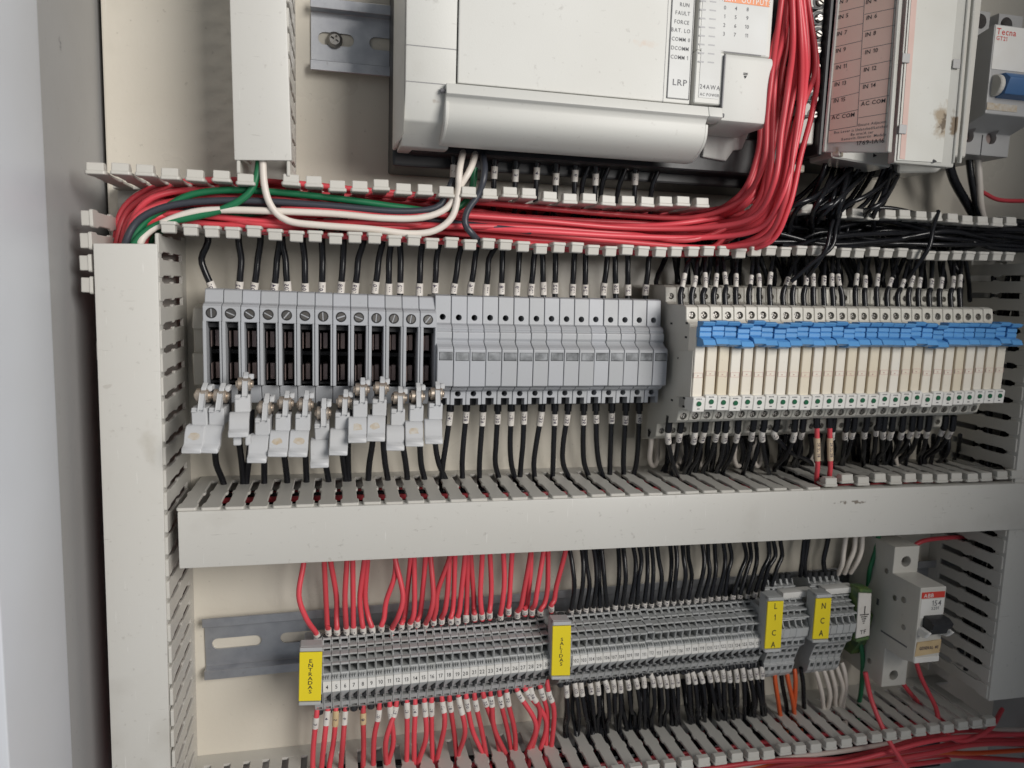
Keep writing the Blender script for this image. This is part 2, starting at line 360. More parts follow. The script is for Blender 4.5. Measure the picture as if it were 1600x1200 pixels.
def zp(sc, ox, oy):                                     # pixel of an enlarged crop -> photo pixel
    return lambda x, y: (ox+x/sc, oy+y/sc)
# ------------------------------------------------------------------ the setting: mounting plate and cabinet
XL = X(161, 120, 0)
mb = MB().box(XL, X(1600, 600, 0)+10, -330, 330, -2, 0).box(XL, XL+2, -330, 330, -16, -2)
tag(part('mounting_plate', mb.mesh('mounting_plate', 'plate', bevel=0.8, seg=2)), 'cream painted steel mounting plate behind all the devices', kind='structure')
tag(part('cabinet_back', MB().box(-175, X(1612, 600, 0)+20, -400, 400, -30, -26).mesh('cabinet_back', 'wall')), 'grey painted back of the cabinet', kind='structure')
XW = XL-2.2
tag(part('cabinet_wall', MB().box(XW-2, XW, -400, 400, -26, 150).mesh('cabinet_wall', 'wall')), 'grey painted left side wall of the cabinet', kind='structure')
prof = [(XW, 80), (XW+1, 83), (XW+3.5, 87), (XW+5, 92), (XW+5, 150), (XW, 150)]
tag(part('cabinet_edge', MB().plan(prof, -400, 400).mesh('cabinet_edge', 'lip', bevel=1.2, seg=3, smooth=True)), 'pale rolled front edge of the cabinet wall, out of focus', kind='structure')
XV = X(1612, 600, 0)
tag(part('cabinet_wall', MB().box(XV, XV+2, -400, 400, -26, 110).mesh('cabinet_wall', 'wall')), 'grey painted right side wall of the cabinet', kind='structure')
tag(part('added_door_leaf', MB().plan([(XV+2, 112), (XV+4, 112), (XV+14, 430), (XV+12, 430)], 32, 420).mesh('added_door_leaf', 'wall')), 'unseen grey upper door leaf added on the right to shade the cabinet', kind='structure')  # out of view, its reach set to shade the right side
tag(part('added_door_leaf', MB().plan([(XV+2, 112), (XV+4, 112), (XV+4, 780), (XV+2, 780)], -420, 28).mesh('added_door_leaf', 'wall')), 'unseen grey lower door leaf added on the right to shade the lower right', kind='structure')  # out of view, added longer and cut low to darken the lower right

# ------------------------------------------------------------------ slotted cable trunking
def finger_mesh(pitch, hook, key):
    h = pitch/2
    r = [(h-1.5, 60), (h-0.9, 59), (h-0.9, 53), (h-1.75, 51), (h-1.75, 35.5), (h-0.95, 34), (h-0.95, 31), (h-1.75, 29.5), (h-1.75, 11), (h-1.75, 9)]
    poly = r + [(-a, d) for a, d in reversed(r)]
    n = len(poly)
    mb = MB().add([(a, -d, 0) for a, d in poly] + [(a, -d, 1.5) for a, d in poly],
                  [tuple(range(n)), tuple(range(2*n-1, n-1, -1))] + [(i, (i+1) % n, (i+1) % n+n, i+n) for i in range(n)])
    if hook: mb.prism([(1.3, 59.7), (4.9, 59.2), (5.1, 55.5), (3.2, 54.2), (1.3, 54.2)], -h+1.6, h-1.6)
    return mb.mesh('finger', 'pvc', bevel=0.3)
FM = {}
def fingers(root, base, pts, pitch, rot, hook=True, n=None, jit=0.25, skip=()):
    """a row of trunking fingers along a polyline of mm points, at 60 mm above the plate"""
    key = (round(pitch, 2), hook)
    if key not in FM: FM[key] = finger_mesh(pitch, hook, key)
    L = [0]
    for a, b in zip(pts, pts[1:]): L.append(L[-1]+(b-a).length)
    n = n or int(L[-1]/pitch)+1
    out = []
    for i in range(n):
        s = i*pitch
        for k in range(len(pts)-1):
            if s <= L[k+1] or k == len(pts)-2:
                p = pts[k].lerp(pts[k+1], (s-L[k])/(L[k+1]-L[k])); break
        if i in skip: continue
        q = Vector((p.x, p.y, p.z))
        out.append(part('finger', FM[key], root, q-base, (random.uniform(-.012, .012)*2.6*jit, rot+random.uniform(-.02, .02)*2.5*jit, random.uniform(-.008, .008)*2*jit)))
    return out
def lid(root, base, c, label=None, t=1.6):
    """snap-on lid through four corners bl, br, tr, tl (mm)"""
    mb = MB().slab(c, t)
    e = Vector((0, 1.1, 0))
    for a, b, a2, b2 in ((c[0], c[1], c[3], c[2]), (c[3], c[2], c[0], c[1])) if (c[1]-c[0]).length > (c[3]-c[0]).length else ((c[0], c[3], c[1], c[2]), (c[1], c[2], c[0], c[3])):
        q = [a+e, b+e, b+(b2-b).normalized()*1.6+e, a+(a2-a).normalized()*1.6+e]
        if (q[1]-q[0]).cross(q[3]-q[0]).y > 0: q.reverse()
        mb.slab(q, 7)
    return part('lid', mb.mesh('lid', 'lid', bevel=0.7, seg=2, smooth=True, org=base), root, label=label)
def base_strip(root, base, a, b, w0, w1, vert=False):
    """bottom of the trunking with its two low side walls; a, b along, w0, w1 across (mm)"""
    mb = MB()
    if not vert: mb.box(a, b, w0, w1, 0.2, 1.8).box(a, b, w0, w0+1.5, 1.8, 10).box(a, b, w1-1.5, w1, 1.8, 10)
    else: mb.box(w0, w1, a, b, 0.2, 1.8).box(w0, w0+1.5, a, b, 1.8, 10).box(w1-1.5, w1, a, b, 1.8, 10)
    return part('trunking_base', mb.mesh('trunking_base', 'pvc', org=base), root)
def W2(px, py, d=60): p = W(px, py, d); return Vector((p.x, 0, p.z))
PI = math.pi
# upper trunking, lid off
b0 = W2(143, 262); R = thing('cable_trunking', b0, 'open grey slotted cable trunking full of red wires, its lid off, below the controller', 'cable trunking', 'slotted cable trunkings')
up = [W2(147, 264)-Vector((0, 0, 2.4)), W2(452, 284)-Vector((0, 0, 2.4)), W2(1098, 319)-Vector((0, 0, 2.4)), W2(1590, 347)-Vector((0, 0, 2.4))]
p_up = ((up[1]-up[0]).length+(up[2]-up[1]).length)/28
fingers(R, b0, up, p_up, 0, n=None, jit=0.55, skip=(7, 29, 30, 31, 32, 33, 35))
lo = [W2(263, 355)+Vector((0, 0, 2.4)), W2(640, 377)+Vector((0, 0, 2.4)), W2(1033, 394)+Vector((0, 0, 2.4)), W2(1310, 393)+Vector((0, 0, 2.4)), W2(1590, 402)+Vector((0, 0, 2.4))]
p_lo = ((lo[1]-lo[0]).length+(lo[2]-lo[1]).length)/26
fingers(R, b0, lo, p_lo, PI, jit=0.4)
mb = MB()
for k in range(2):
    a, b = (up[0], up[3]) if k == 0 else (lo[0], lo[4])
    q = [Vector((a.x-6, -1.8, a.z)), Vector((b.x+40, -1.8, b.z)), Vector((b.x+40, -10, b.z)), Vector((a.x-6, -10, a.z))]
    z = Vector((0, 0, 1.5 if k == 0 else -1.5))
    mb.add(q+[v+z for v in q], [(0, 1, 2, 3), (7, 6, 5, 4)] + [(i, i+4, (i+1) % 4+4, (i+1) % 4) for i in range(4)])
q = [Vector((up[0].x-6, -1.8, lo[0].z)), Vector((lo[4].x+40, -1.8, lo[4].z)), Vector((lo[4].x+40, -1.8, up[3].z)), Vector((up[0].x-6, -1.8, up[0].z))]
mb.slab(q, 1.5)
part('trunking_base', mb.mesh('trunking_base', 'pvc', org=b0), R)
# left trunking with lid; four fingers of its far wall stick out beyond the lid
c = [W(176, 1240, 61), W(267, 1240, 61), W(246, 381, 61), W(145, 380, 61)]
b0 = W2(195, 381); R = thing('cable_trunking', b0, 'tall grey trunking with plain lid standing on the left of the fuse holders', 'cable trunking', 'slotted cable trunkings')
lid(R, b0, c)
z0, z1 = Zz(270, 402, 33), Zz(272, 610, 33)
pl = (z0-z1)/6; xr = X(250, 600, 59)-0.2; xl = X(149, 600, 61)+2.4
fingers(R, b0, [Vector((xr, 0, z0+pl/2)), Vector((xr+.8, 0, z0-pl*30))], pl, PI/2, hook=False, n=28, jit=0.1)
fingers(R, b0, [W2(141, 341, 58)+Vector((2, 0, 0)), W2(134, 445, 58)+Vector((4, 0, 0))], (W2(141, 341, 58)-W2(134, 445, 58)).length/3, -PI/2, n=4, jit=0.6)
fingers(R, b0, [Vector((xl, 0, z0-pl*3)), Vector((xl+.8, 0, z0-pl*30))], pl, -PI/2, hook=False, n=24, jit=0.1)
base_strip(R, b0, z0-pl*28, z0+pl, xl-1, xr+1.5, True)
# upper left trunking with lid
c = [W(366, 250, 61), W(456, 251, 61), W(438, -260, 61), W(351, -260, 61)]
b0 = W2(410, 250); R = thing('cable_trunking', b0, 'short grey vertical trunking with lid hanging down from the top, left of the steel rail', 'cable trunking', 'slotted cable trunkings')
lid(R, b0, c)
xr2 = X(450, 150, 59)-.6; xl2 = X(364, 150, 59)+2.6
base_strip(R, b0, Zz(410, 272, 30), 200, xl2-.5, xr2+1, True)
zt = Zz(455, 262, 58)
fingers(R, b0, [Vector((xr2, 0, zt)), Vector((xr2-.6, 0, zt+200))], pl, PI/2, hook=False, n=16, jit=0.1)
fingers(R, b0, [Vector((xl2, 0, zt)), Vector((xl2-.6, 0, zt+200))], pl, -PI/2, hook=False, n=16, jit=0.1)
# middle trunking with lid
c = [W(280, 889, 61), W(1780, 819, 61), W(1780, 749, 61), W(277, 800, 61)]
b0 = W2(277, 800); R = thing('cable_trunking', b0, 'long horizontal grey trunking with closed lid between fuse holders and terminal strip', 'cable trunking', 'slotted cable trunkings')
lid(R, b0, c)
mt = [W2(283, 800, 60), W2(1000, 775, 60), W2(1600, 756, 60)]
x0 = W2(310, 775, 33); x1 = W2(565, 768, 33)      # first slot and the slot eight on
pm = (X(545+8, 762, 33)-X(310, 775, 33))/7.15
fingers(R, b0, [mt[0]+Vector((pm*.2, 0, 0)), mt[1]], pm, 0, hook=False, n=27, jit=0.12)
xs = mt[0].x+pm*.2+pm*27
def on_mt(x):
    a, b = (mt[0], mt[1]) if x < mt[1].x else (mt[1], mt[2])
    return Vector((x, 0, a.z+(b.z-a.z)*(x-a.x)/(b.x-a.x)))
fingers(R, b0, [on_mt(xs), on_mt(xs+30), mt[2]], pm, 0, hook=False, n=5, jit=0.3)
fingers(R, b0, [on_mt(xs+pm*5)+Vector((0, 0, 2.5)), on_mt(xs+200)+Vector((0, 0, 2.5))], pm, 0, hook=True, n=20, jit=0.5)
mb = MB(); za, zb = W2(280, 889, 60).z, W2(1660, 824, 60).z; xa, xb = mt[0].x-1, W2(1660, 800, 60).x
for k in range(2):
    l = (mt[0].z, on_mt(xb).z) if k == 0 else (za+1.5, zb+1.5)
    q = [Vector((xa, -.2, l[0])), Vector((xb, -.2, l[1])), Vector((xb, -10 if k == 0 else -58, l[1])), Vector((xa, -10 if k == 0 else -58, l[0]))]
    z = Vector((0, 0, 1.5))
    mb.add(q+[v+z for v in q], [(0, 1, 2, 3), (7, 6, 5, 4)] + [(i, i+4, (i+1) % 4+4, (i+1) % 4) for i in range(4)])
q = [Vector((xa, -1.9, za+3)), Vector((xb, -1.9, zb+3)), Vector((xb, -1.9, on_mt(xb).z)), Vector((xa, -1.9, mt[0].z))]
mb.slab(q, 1.6)
part('trunking_base', mb.mesh('trunking_base', 'pvc', org=b0), R)
# right trunking: slotted wall seen from the inside of the cabinet, lid at the edge of the picture
xr = X(1581, 833, 60)
b0 = Vector((xr, 0, 0)); R = thing('cable_trunking', b0, 'shaded grey vertical trunking at the right edge, beside the relays and circuit breaker', 'cable trunking', 'slotted cable trunkings')
zt = Zz(1530, 420, 33); pr = (Zz(1530, 437, 33)-Zz(1525, 700, 33))/10
fingers(R, b0, [Vector((xr, 2.6, zt)), Vector((xr, 2.6, zt-400))], pr, -PI/2, hook=False, n=26, jit=0.1)
base_strip(R, b0, zt-26*pr, zt+8, xr-1.5, xr+27, True)
fingers(R, b0, [Vector((xr+26, 0, zt)), Vector((xr+26, 0, zt-400))], pr, PI/2, hook=False, n=26, jit=0.1)
c = [Vector((xr-.8, -58.8, zt-25.5*pr)), Vector((xr+27, -58.8, zt-25.5*pr)), Vector((xr+27, -58.8, zt+6)), Vector((xr-.8, -58.8, zt+6))]
lid(R, b0, c)
# bottom trunking, lid off
bt = [W2(1178, 1183), W2(1550, 1130)]
sl = (bt[1].z-bt[0].z)/(bt[1].x-bt[0].x)
sl0 = (bt[0].z-Zz(304, 1179, 0))/(bt[0].x-X(304, 1179, 0))
pitch_bottom = (bt[1]-bt[0]).length/16
b0 = bt[0]; R = thing('cable_trunking', b0, 'open grey trunking along the bottom edge carrying red wires, its lid off', 'cable trunking', 'slotted cable trunkings')
fingers(R, b0, [bt[0]-Vector((0, 0, 2.5)), bt[1]-Vector((0, 0, 2.5))], pitch_bottom, 0, n=17, jit=0.35)
nl = int(math.ceil((bt[0].x-X(304, 1179, 0))/pitch_bottom))
st = Vector((bt[0].x-pitch_bottom*nl, 0, bt[0].z-sl0*pitch_bottom*nl-2.5))
fingers(R, b0, [st, bt[0]-Vector((0, 0, 2.5))], pitch_bottom, 0, n=nl, jit=0.3)
mb = MB()
for a, b in ((st, bt[0]-Vector((0, 0, 2.5))), (bt[0]-Vector((0, 0, 2.5)), bt[1]-Vector((-14, 0, 2.5)))):
    for dz in (0, -46):
        q = [Vector((a.x, -.2, a.z+dz)), Vector((b.x, -.2, b.z+dz)), Vector((b.x, -10, b.z+dz)), Vector((a.x, -10, a.z+dz))]
        z = Vector((0, 0, 1.5)); mb.add(q+[v+z for v in q], [(0, 1, 2, 3), (7, 6, 5, 4)] + [(i, i+4, (i+1) % 4+4, (i+1) % 4) for i in range(4)])
    mb.slab([Vector((a.x, -1.8, a.z-44)), Vector((b.x, -1.8, b.z-44)), Vector((b.x, -1.8, b.z)), Vector((a.x, -1.8, a.z))], 1.5)
part('trunking_base', mb.mesh('trunking_base', 'pvc', org=b0), R)
# ------------------------------------------------------------------ DIN rails
RP = [(-17.5, 6.5), (-13.5, 6.5), (-13.5, .3), (13.5, .3), (13.5, 6.5), (17.5, 6.5), (17.5, 7.5), (12.5, 7.5), (12.5, 1.3), (-12.5, 1.3), (-12.5, 7.5), (-17.5, 7.5)]
def rail(p, length, label, slots, tilt=0, sl=25, sw=6.2):
    """top-hat rail; p = left end on its centre line, slots = left ends of the obrounds"""
    me = MB().prism(RP, 0, length).mesh('din_rail', 'zinc', bevel=0.25)
    cu = MB()
    for x in slots:
        r = sw/2
        cu.face([(x+r+r*math.cos(a), r*math.sin(a)) for a in [PI/2+PI*i/8 for i in range(9)]] + [(x+sl-r+r*math.cos(a), r*math.sin(a)) for a in [-PI/2+PI*i/8 for i in range(9)]], -1, 4)
    o = part('din_rail', boolean(me, cu), None, p, (0, tilt, 0))
    return tag(o, label, 'rail', 'steel mounting rails')
pa = W(485, 55, 4); pa.y = 0
xs = X(497, 62, 1.5)-pa.x
rail(pa, 45, 'short piece of galvanised rail with a crosshead screw, left of the controller', [xs, xs+X(577, 70, 1.5)-X(497, 62, 1.5)], sl=18)
s0 = W(523, 62, 3)
o = part('crosshead_screw', boolean(MB().cyl(0, 0, 4.0, 1.2, 2.8, 20).cyl(0, 0, 4.0, 2.8, 3.9, 20, r1=2.6).mesh('crosshead_screw', 'steel', smooth=True), MB().box(-2.2, 2.2, -.45, .45, 2.6, 5).box(-.45, .45, -2.2, 2.2, 2.6, 5)), None, (s0.x, 0, s0.z), (0, .5, 0))
tag(o, 'dark crosshead screw holding the short galvanised rail', 'screw')
TT0, TT1 = W(510.5, 1073, 42), W(1182.7, 1004, 42)
TILT = -math.atan2(TT1.z-TT0.z, TT1.x-TT0.x)
pb0 = W(318, 1014, 6); pb0.y = 0
x1 = X(331, 1000, 1.5)-pb0.x
rail(pb0, X(1490, 960, 7)-pb0.x, 'long galvanised rail carrying the numbered terminal strip, bare at its left end', [x1+36*i for i in range(3)], TILT, sl=26)
pc0 = W(306, 545, 4); pc0.y = 0
rail(pc0, X(1040, 560, 7)-pc0.x, 'galvanised rail hidden behind the grey fuse holders and relays', [], 0)
# ------------------------------------------------------------------ fuse holders
def prof_px(px, rows): return [(Zz(px, y, d), d) for y, d in rows]
# open ones: reference column 450
REF = Zz(450, 540, 45)
pO = [(z-REF, d) for z, d in prof_px(450, [(628, 8), (455, 8), (455, 39), (457, 41), (476, 43), (479, 47.5), (483, 49), (506, 49), (506, 20), (601, 20), (603, 44), (630, 40)])]
sO = [(z-REF, d) for z, d in prof_px(450, [(603, 19), (505, 19), (505, 50.2), (603, 50.2)])]
XO0, XO1 = X(317, 540, 49), X(682, 545, 49)
wO = (XO1-XO0)/13
def zO(y, d=49): return Zz(450, y, d)-REF
body = MB().prism(pO, .12, wO-.12).prism(sO, .12, 1.7).prism(sO, wO-1.0, wO-.12).mesh('body', 'fuse', bevel=.3)
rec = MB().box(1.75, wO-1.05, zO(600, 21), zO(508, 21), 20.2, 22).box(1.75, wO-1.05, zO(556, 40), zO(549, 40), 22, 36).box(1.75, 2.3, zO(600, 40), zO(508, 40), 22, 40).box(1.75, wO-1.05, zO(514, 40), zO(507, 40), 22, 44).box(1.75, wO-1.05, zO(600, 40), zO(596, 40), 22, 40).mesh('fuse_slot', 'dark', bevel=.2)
def contact(y0, y1): return MB().box(3.7, 5.9, zO(y1, 36), zO(y0, 36), 22, 38).box(2.5, 2.9, zO(y1, 36), zO(y0, 36), 22, 43).mesh('contact_clip', 'contact', bevel=.3)
con = [contact(518, 543), contact(567, 592)]
screw = boolean(MB().cyl(0, 0, 2.05, 45, 49.35, 16).mesh('screw', 'dullsteel', bevel=.2), MB().box(-2.3, 2.3, -.32, .32, 48.4, 51))
bore = MB().add(*(lambda n, r0, r1: ([(r*math.cos(2*PI*i/n), -49.12, r*math.sin(2*PI*i/n)) for r in (r0, r1) for i in range(n)], [(i, (i+1) % n, (i+1) % n+n, i+n) for i in range(n)]))(16, 2.0, 2.5)).mesh('screw_bore', 'dark', recalc=False)
# pulled-out drawers, built round the lower block; local origin = centre of the block front
arm = MB().prism([(2.4, -1), (11.3, -4.4), (13.2, -8), (12, -9), (9.8, -6.6), (9.2, -2.8), (2.4, .9)], -.2, 2.2).prism([(9.8, -4.2), (12.2, -5.4), (12.2, -9.5), (9.8, -9.5)], 2.2, 4.4).mesh('drawer_arm', 'drawer', bevel=.35, smooth=True)
block = MB().box(-3.3, 3.2, -4.6, 3.2, -9, 0).box(-3.3, -.9, 1.2, 2.2, 0, .7).box(-3.2, -1.9, -6, -4.6, -6, 0).mesh('drawer_block', 'drawer', bevel=.35)
hp = [(-4.4, -3), (-4.4, 1.0), (-5.6, 2.6), (-8, 4.1), (-11.4, 5.6), (-12.6, 8.4), (-14.8, 9.0), (-14.6, 6.5), (-12.6, 3.4), (-8, 1.6), (-6.2, -2.2)]
handle = MB().prism(hp, -5.4, 2.9).mesh('drawer_handle', 'drawer', bevel=.35, smooth=True)
def hsurf(z):
    for (za, da), (zb_, db) in (((-5.6, 2.6), (-8, 4.1)), ((-8, 4.1), (-11.4, 5.6))):
        if z >= zb_: return da+(db-da)*(z-za)/(zb_-za)
    return 5.6
def rust_blob(seed):
    r = random.Random(seed); mb = MB(); vs = []; fs = []
    nr, na = 3, 11; rad = [r.uniform(.65, 1.15) for _ in range(na)]
    cx = r.uniform(-2, -.6)
    for k in range(1, nr+1):
        for j in range(na):
            a = 2*PI*j/na; z = -8.3+1.75*rad[j]*k/nr*math.sin(a); x = cx+2.5*rad[j]*k/nr*math.cos(a)
            vs.append((x, -hsurf(z)-.07, z))
    vs.append((cx, -hsurf(-8.3)-.07, -8.3)); c = len(vs)-1
    fs += [(c, j, (j+1) % na) for j in range(na)]
    for k in range(nr-1): fs += [(k*na+j, (k+1)*na+j, (k+1)*na+(j+1) % na, k*na+(j+1) % na) for j in range(na)]
    mb.add(vs, fs); return mb.mesh('stain', 'rust', recalc=False)
rust_marks = [rust_blob(k) for k in range(5)]
disc = MB().cylx(7.2, -5.6, 3.1, -2.3, 3.3, 18).cylx(7.2, -5.6, 1.7, -3.2, 4.3, 10).mesh('fuse_cap', 'brass', bevel=.3, smooth=True)
cart = MB().box(-2.6, 2.6, -5, 9, -15, -9).mesh('fuse_carrier', 'black', bevel=.5)
extra = MB().box(-3.6, -.4, -18.6, -14, 1, 5).box(1.4, 3.6, -18.6, -14, 1, 6).mesh('drawer_foot', 'drawer', bevel=.35)
DR = [(311, 649), (312+26, 649), (379, 628), (410, 665), (442, 658), (473, 658), (503, 673), (535, 656), (563, 637), (593, 635), (622, 650), (651, 644), (681, 641)]
DD = [72, 72, 74, 70, 68, 68, 66, 67, 68, 68, 67, 67, 67]
look = {0: 'leftmost open fuse holder of the row, next to the tall trunking', 2: 'third open fuse holder from the left, its drawer pulled out highest', 6: 'seventh open fuse holder from the left, its drawer hanging lowest', 11: 'open fuse holder whose drawer handle carries a brown rust stain', 12: 'last open fuse holder, touching the first closed one'}
stain = {0, 4, 5, 8, 9, 11}
for i in range(13):
    f = i/13
    zc = Zz(330, 537, 45)*(1-f)+Zz(682, 545, 45)*f
    p = Vector((XO0+wO*i, 0, zc))
    R = thing('fuse_holder', p, look.get(i, ORD[i+1] + ' open grey fuse holder from the left, drawer pulled out and down'), 'fuse holder', 'open grey fuse holders')
    part('body', body, R); part('fuse_slot', rec, R)
    for c_ in con: part('contact_clip', c_, R)
    part('screw', screw, R, (wO/2-.2, 0, zO(493)), (0, random.uniform(0, 3), 0)); part('screw_bore', bore, R, (wO/2-.2, 0, zO(493)))
    q = W(*DR[i], DD[i])-p; q = Vector(q)
    rx = {2: -.1, 0: .08, 1: .08, 3: .1, 6: .22}.get(i, random.uniform(-.04, .06)); rt = (rx, random.uniform(-.03, .03), {0: -.14, 1: -.14}.get(i, random.uniform(-.06, .05)))
    D = part('drawer', block, R, q, rt)
    part('drawer_arm', arm, D); h = part('drawer_handle', handle, D, label='handle with a large brown rust stain' if i == 11 else None); part('fuse_cap', disc, D, (0, 0, random.uniform(-.8, .6))); part('fuse_carrier', cart, D)
    if i in stain: part('stain', rust_marks[i % 5], D)
    if i == 2: part('drawer_foot', extra, D)
# closed ones: reference column 850
REC = Zz(850, 550, 55)
def zC(y, d=55): return Zz(850, y, d)-REC
pC = [(zC(y, d), d) for y, d in [(630, 8), (465, 8), (465, 40), (467, 43), (508, 44), (511, 47), (516, 48.5), (519, 48), (522, 49.5), (531, 49.5), (535, 48.6), (540, 50.5), (545, 54), (548, 55), (604, 55), (606, 50.5), (609, 49.5), (612, 46), (632, 46)]]
XC0, XC1 = X(683, 560, 55), X(1043, 562, 55)
wC = (XC1-XC0)/15
cb = MB().prism(pC, .14, wC-.14).mesh('body', 'fuse', bevel=.35, seg=2)
cu = MB().cyl(wC*.48, zC(499, 44), 1.55, 30, 60, 16).cyl(wC*.48, zC(615, 46), 1.5, 30, 60, 16).box(wC*.26, wC*.80, zC(636, 46), zC(622, 46), 38, 60).box(wC*.12, wC-.5, zC(565, 55), zC(552, 55), 53.6, 60)
cb = boolean(cb, cu)
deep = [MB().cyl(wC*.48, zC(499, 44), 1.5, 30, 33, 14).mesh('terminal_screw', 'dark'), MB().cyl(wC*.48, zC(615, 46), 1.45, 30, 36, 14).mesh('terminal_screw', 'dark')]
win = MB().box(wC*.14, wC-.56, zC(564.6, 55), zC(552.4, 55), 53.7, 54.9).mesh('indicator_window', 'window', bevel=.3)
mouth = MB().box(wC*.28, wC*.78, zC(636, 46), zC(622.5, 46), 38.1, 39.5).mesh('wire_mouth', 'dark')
for i in range(15):
    f = i/14
    zc = Zz(683, 548, 55)*(1-f)+Zz(1030, 550, 55)*f
    lab = {0: 'first closed grey fuse holder, right beside the open ones', 14: 'last closed grey fuse holder, half shaded, beside the relay sockets', 13: 'next to last closed grey fuse holder, partly in the shade of the relays'}.get(i, ORD[i+1] + ' closed grey fuse holder counted from the open ones, with smoky window')
    R = thing('fuse_holder', (XC0+wC*i, 0, zc + random.uniform(-.15, .15)), lab, 'fuse holder', 'closed grey fuse holders')
    part('body', cb, R, (0, random.uniform(-.3, .3), 0)); [part('terminal_screw', q_, R) for q_ in deep]; part('indicator_window', win, R, (0, random.uniform(-.3, .1), 0)); part('wire_mouth', mouth, R)
# end clamp left of the open fuse holders
e0 = W(301, 545, 25); e1 = W(317, 545, 25)
mb = MB().prism([(-22, 7), (22, 7), (20, 22), (10, 26), (10, 22), (-2, 22), (-2, 27), (-18, 24)], 0, e1.x-e0.x+2.5)
o = part('end_clamp', mb.mesh('end_clamp', 'socket', bevel=.5), None, (e0.x, 0, e0.z), (0, 0, 0)); tag(o, 'pale plastic end clamp on the rail left of the first open fuse holder', 'end clamp')
# ------------------------------------------------------------------ slim relays in their sockets (28 side by side)
XR0, XR1 = X(1087-6, 630, 79), X(1558-6, 619, 79)
pR = (XR1-XR0)/27
ZR0, ZR1 = Zz(1087, 630, 79), Zz(1558, 620, 79)
def zR(y, d): return Zz(1078, y, d)-ZR0
pS = [(zR(y, d), d) for y, d in [(684, 8), (684, 34), (680, 38), (661, 39), (659, 60), (656, 63), (641, 65), (637, 71), (506, 71), (502, 68), (499, 67), (479, 66), (476, 63), (475, 44), (472, 41), (449, 40), (446, 36), (446, 8)]]
sock = MB().prism(pS, .1, pR-.1).mesh('socket_body', 'socket', bevel=.3)
sock = boolean(sock, MB().cyl(pR*.5, zR(492, 66.5), 1.95, 62, 70, 16).cyl(pR*.5, zR(650, 64), 1.95, 60, 70, 16).cyl(pR*.5, zR(463, 40), 1.7, 34, 45, 12).cyl(pR*.5, zR(672, 38.5), 1.7, 32, 45, 12))
scr = boolean(MB().cyl(0, 0, 1.6, -4, -1, 14).mesh('screw', 'steel', bevel=.35), MB().box(-2, 2, -.3, .3, -1.8, 0).box(-.3, .3, -2, 2, -1.8, 0))
rel = MB().prism([(zR(622, 78), 66), (zR(622, 78), 78.2), (zR(538, 78), 78.6), (zR(512, 78), 78.6), (zR(512, 78), 66)], .25, pR-1.15).mesh('relay_body', 'relay', bevel=.3)
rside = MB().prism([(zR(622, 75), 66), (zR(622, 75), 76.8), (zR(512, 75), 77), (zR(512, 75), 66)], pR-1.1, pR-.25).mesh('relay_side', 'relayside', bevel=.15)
mark = MB()
za_, zb_ = zR(590, 78.4), zR(583, 78.4)
for q in ((.4, pR-1.3, za_, za_+.16), (.4, pR-1.3, zb_, zb_+.16), (.4, .52, za_, zb_), (pR-1.45, pR-1.33, za_, zb_), (pR*.36, pR*.46, za_+.7, za_+1.2)): mark.box(*q, 78.3, 78.62)
mark = mark.mesh('print', 'pinkstrip')
led = MB().prism([(zR(644, 80), 64), (zR(644, 80), 79.6), (zR(622, 80), 80.2), (zR(620, 80), 78.5), (zR(620, 80), 64)], .1, pR-.1).mesh('indicator_module', 'paper', bevel=.3)
lens = MB().cyl(pR*.5, zR(631, 80), 1.55, 79, 80.5, 16, r1=1.2).mesh('indicator_lens', 'green_led', smooth=True)
ledtxt = MB()
for k in range(4): ledtxt.box(pR*.5-1.5+k*.75, pR*.5-1.05+k*.75, zR(624.5, 80), zR(622.6, 80), 79.9, 80.24)
ledtxt.box(pR*.4, pR*.6, zR(640, 80), zR(638.4, 80), 79.6, 79.85)
ledtxt = ledtxt.mesh('print', 'greyink')
lv = [(zR(y, d), d) for y, d in [(542, 78.9), (543, 83.5), (540, 86.5), (532, 85), (528.5, 82.2), (526, 82.6), (520.5, 82.6), (520, 81.9), (519, 81.9), (518.5, 82.6), (512.5, 82.6), (511, 81.8), (509.5, 84.5), (504.5, 85.5), (502.5, 83.5), (502.5, 78.9)]]
clip = MB().prism(lv, .25, pR-.1).mesh('retaining_clip', 'blue', bevel=.3)
clip2 = MB().prism(lv[:5]+[(zR(528.5, 78.9), 78.9)], .9, pR+.9).prism(lv[4:12]+[(zR(511, 79), 79), (zR(528, 79), 79)], .25, pR-.15).prism(lv[11:]+[(zR(511, 79), 78.9)], .6, pR+.4).mesh('retaining_clip', 'blue', bevel=.25)
edge = {0: 'first slim cream relay with blue clip, at the end beside the closed fuse holders', 27: 'last slim cream relay with blue clip, at the right end toward the shaded trunking', 26: 'next to last slim cream relay, just left of the right end one'}
pinksc = MB().box(.4, pR-.4, zR(655.5, 64), zR(652, 64), 64.2, 64.5).mesh('stain', 'pinkstrip')
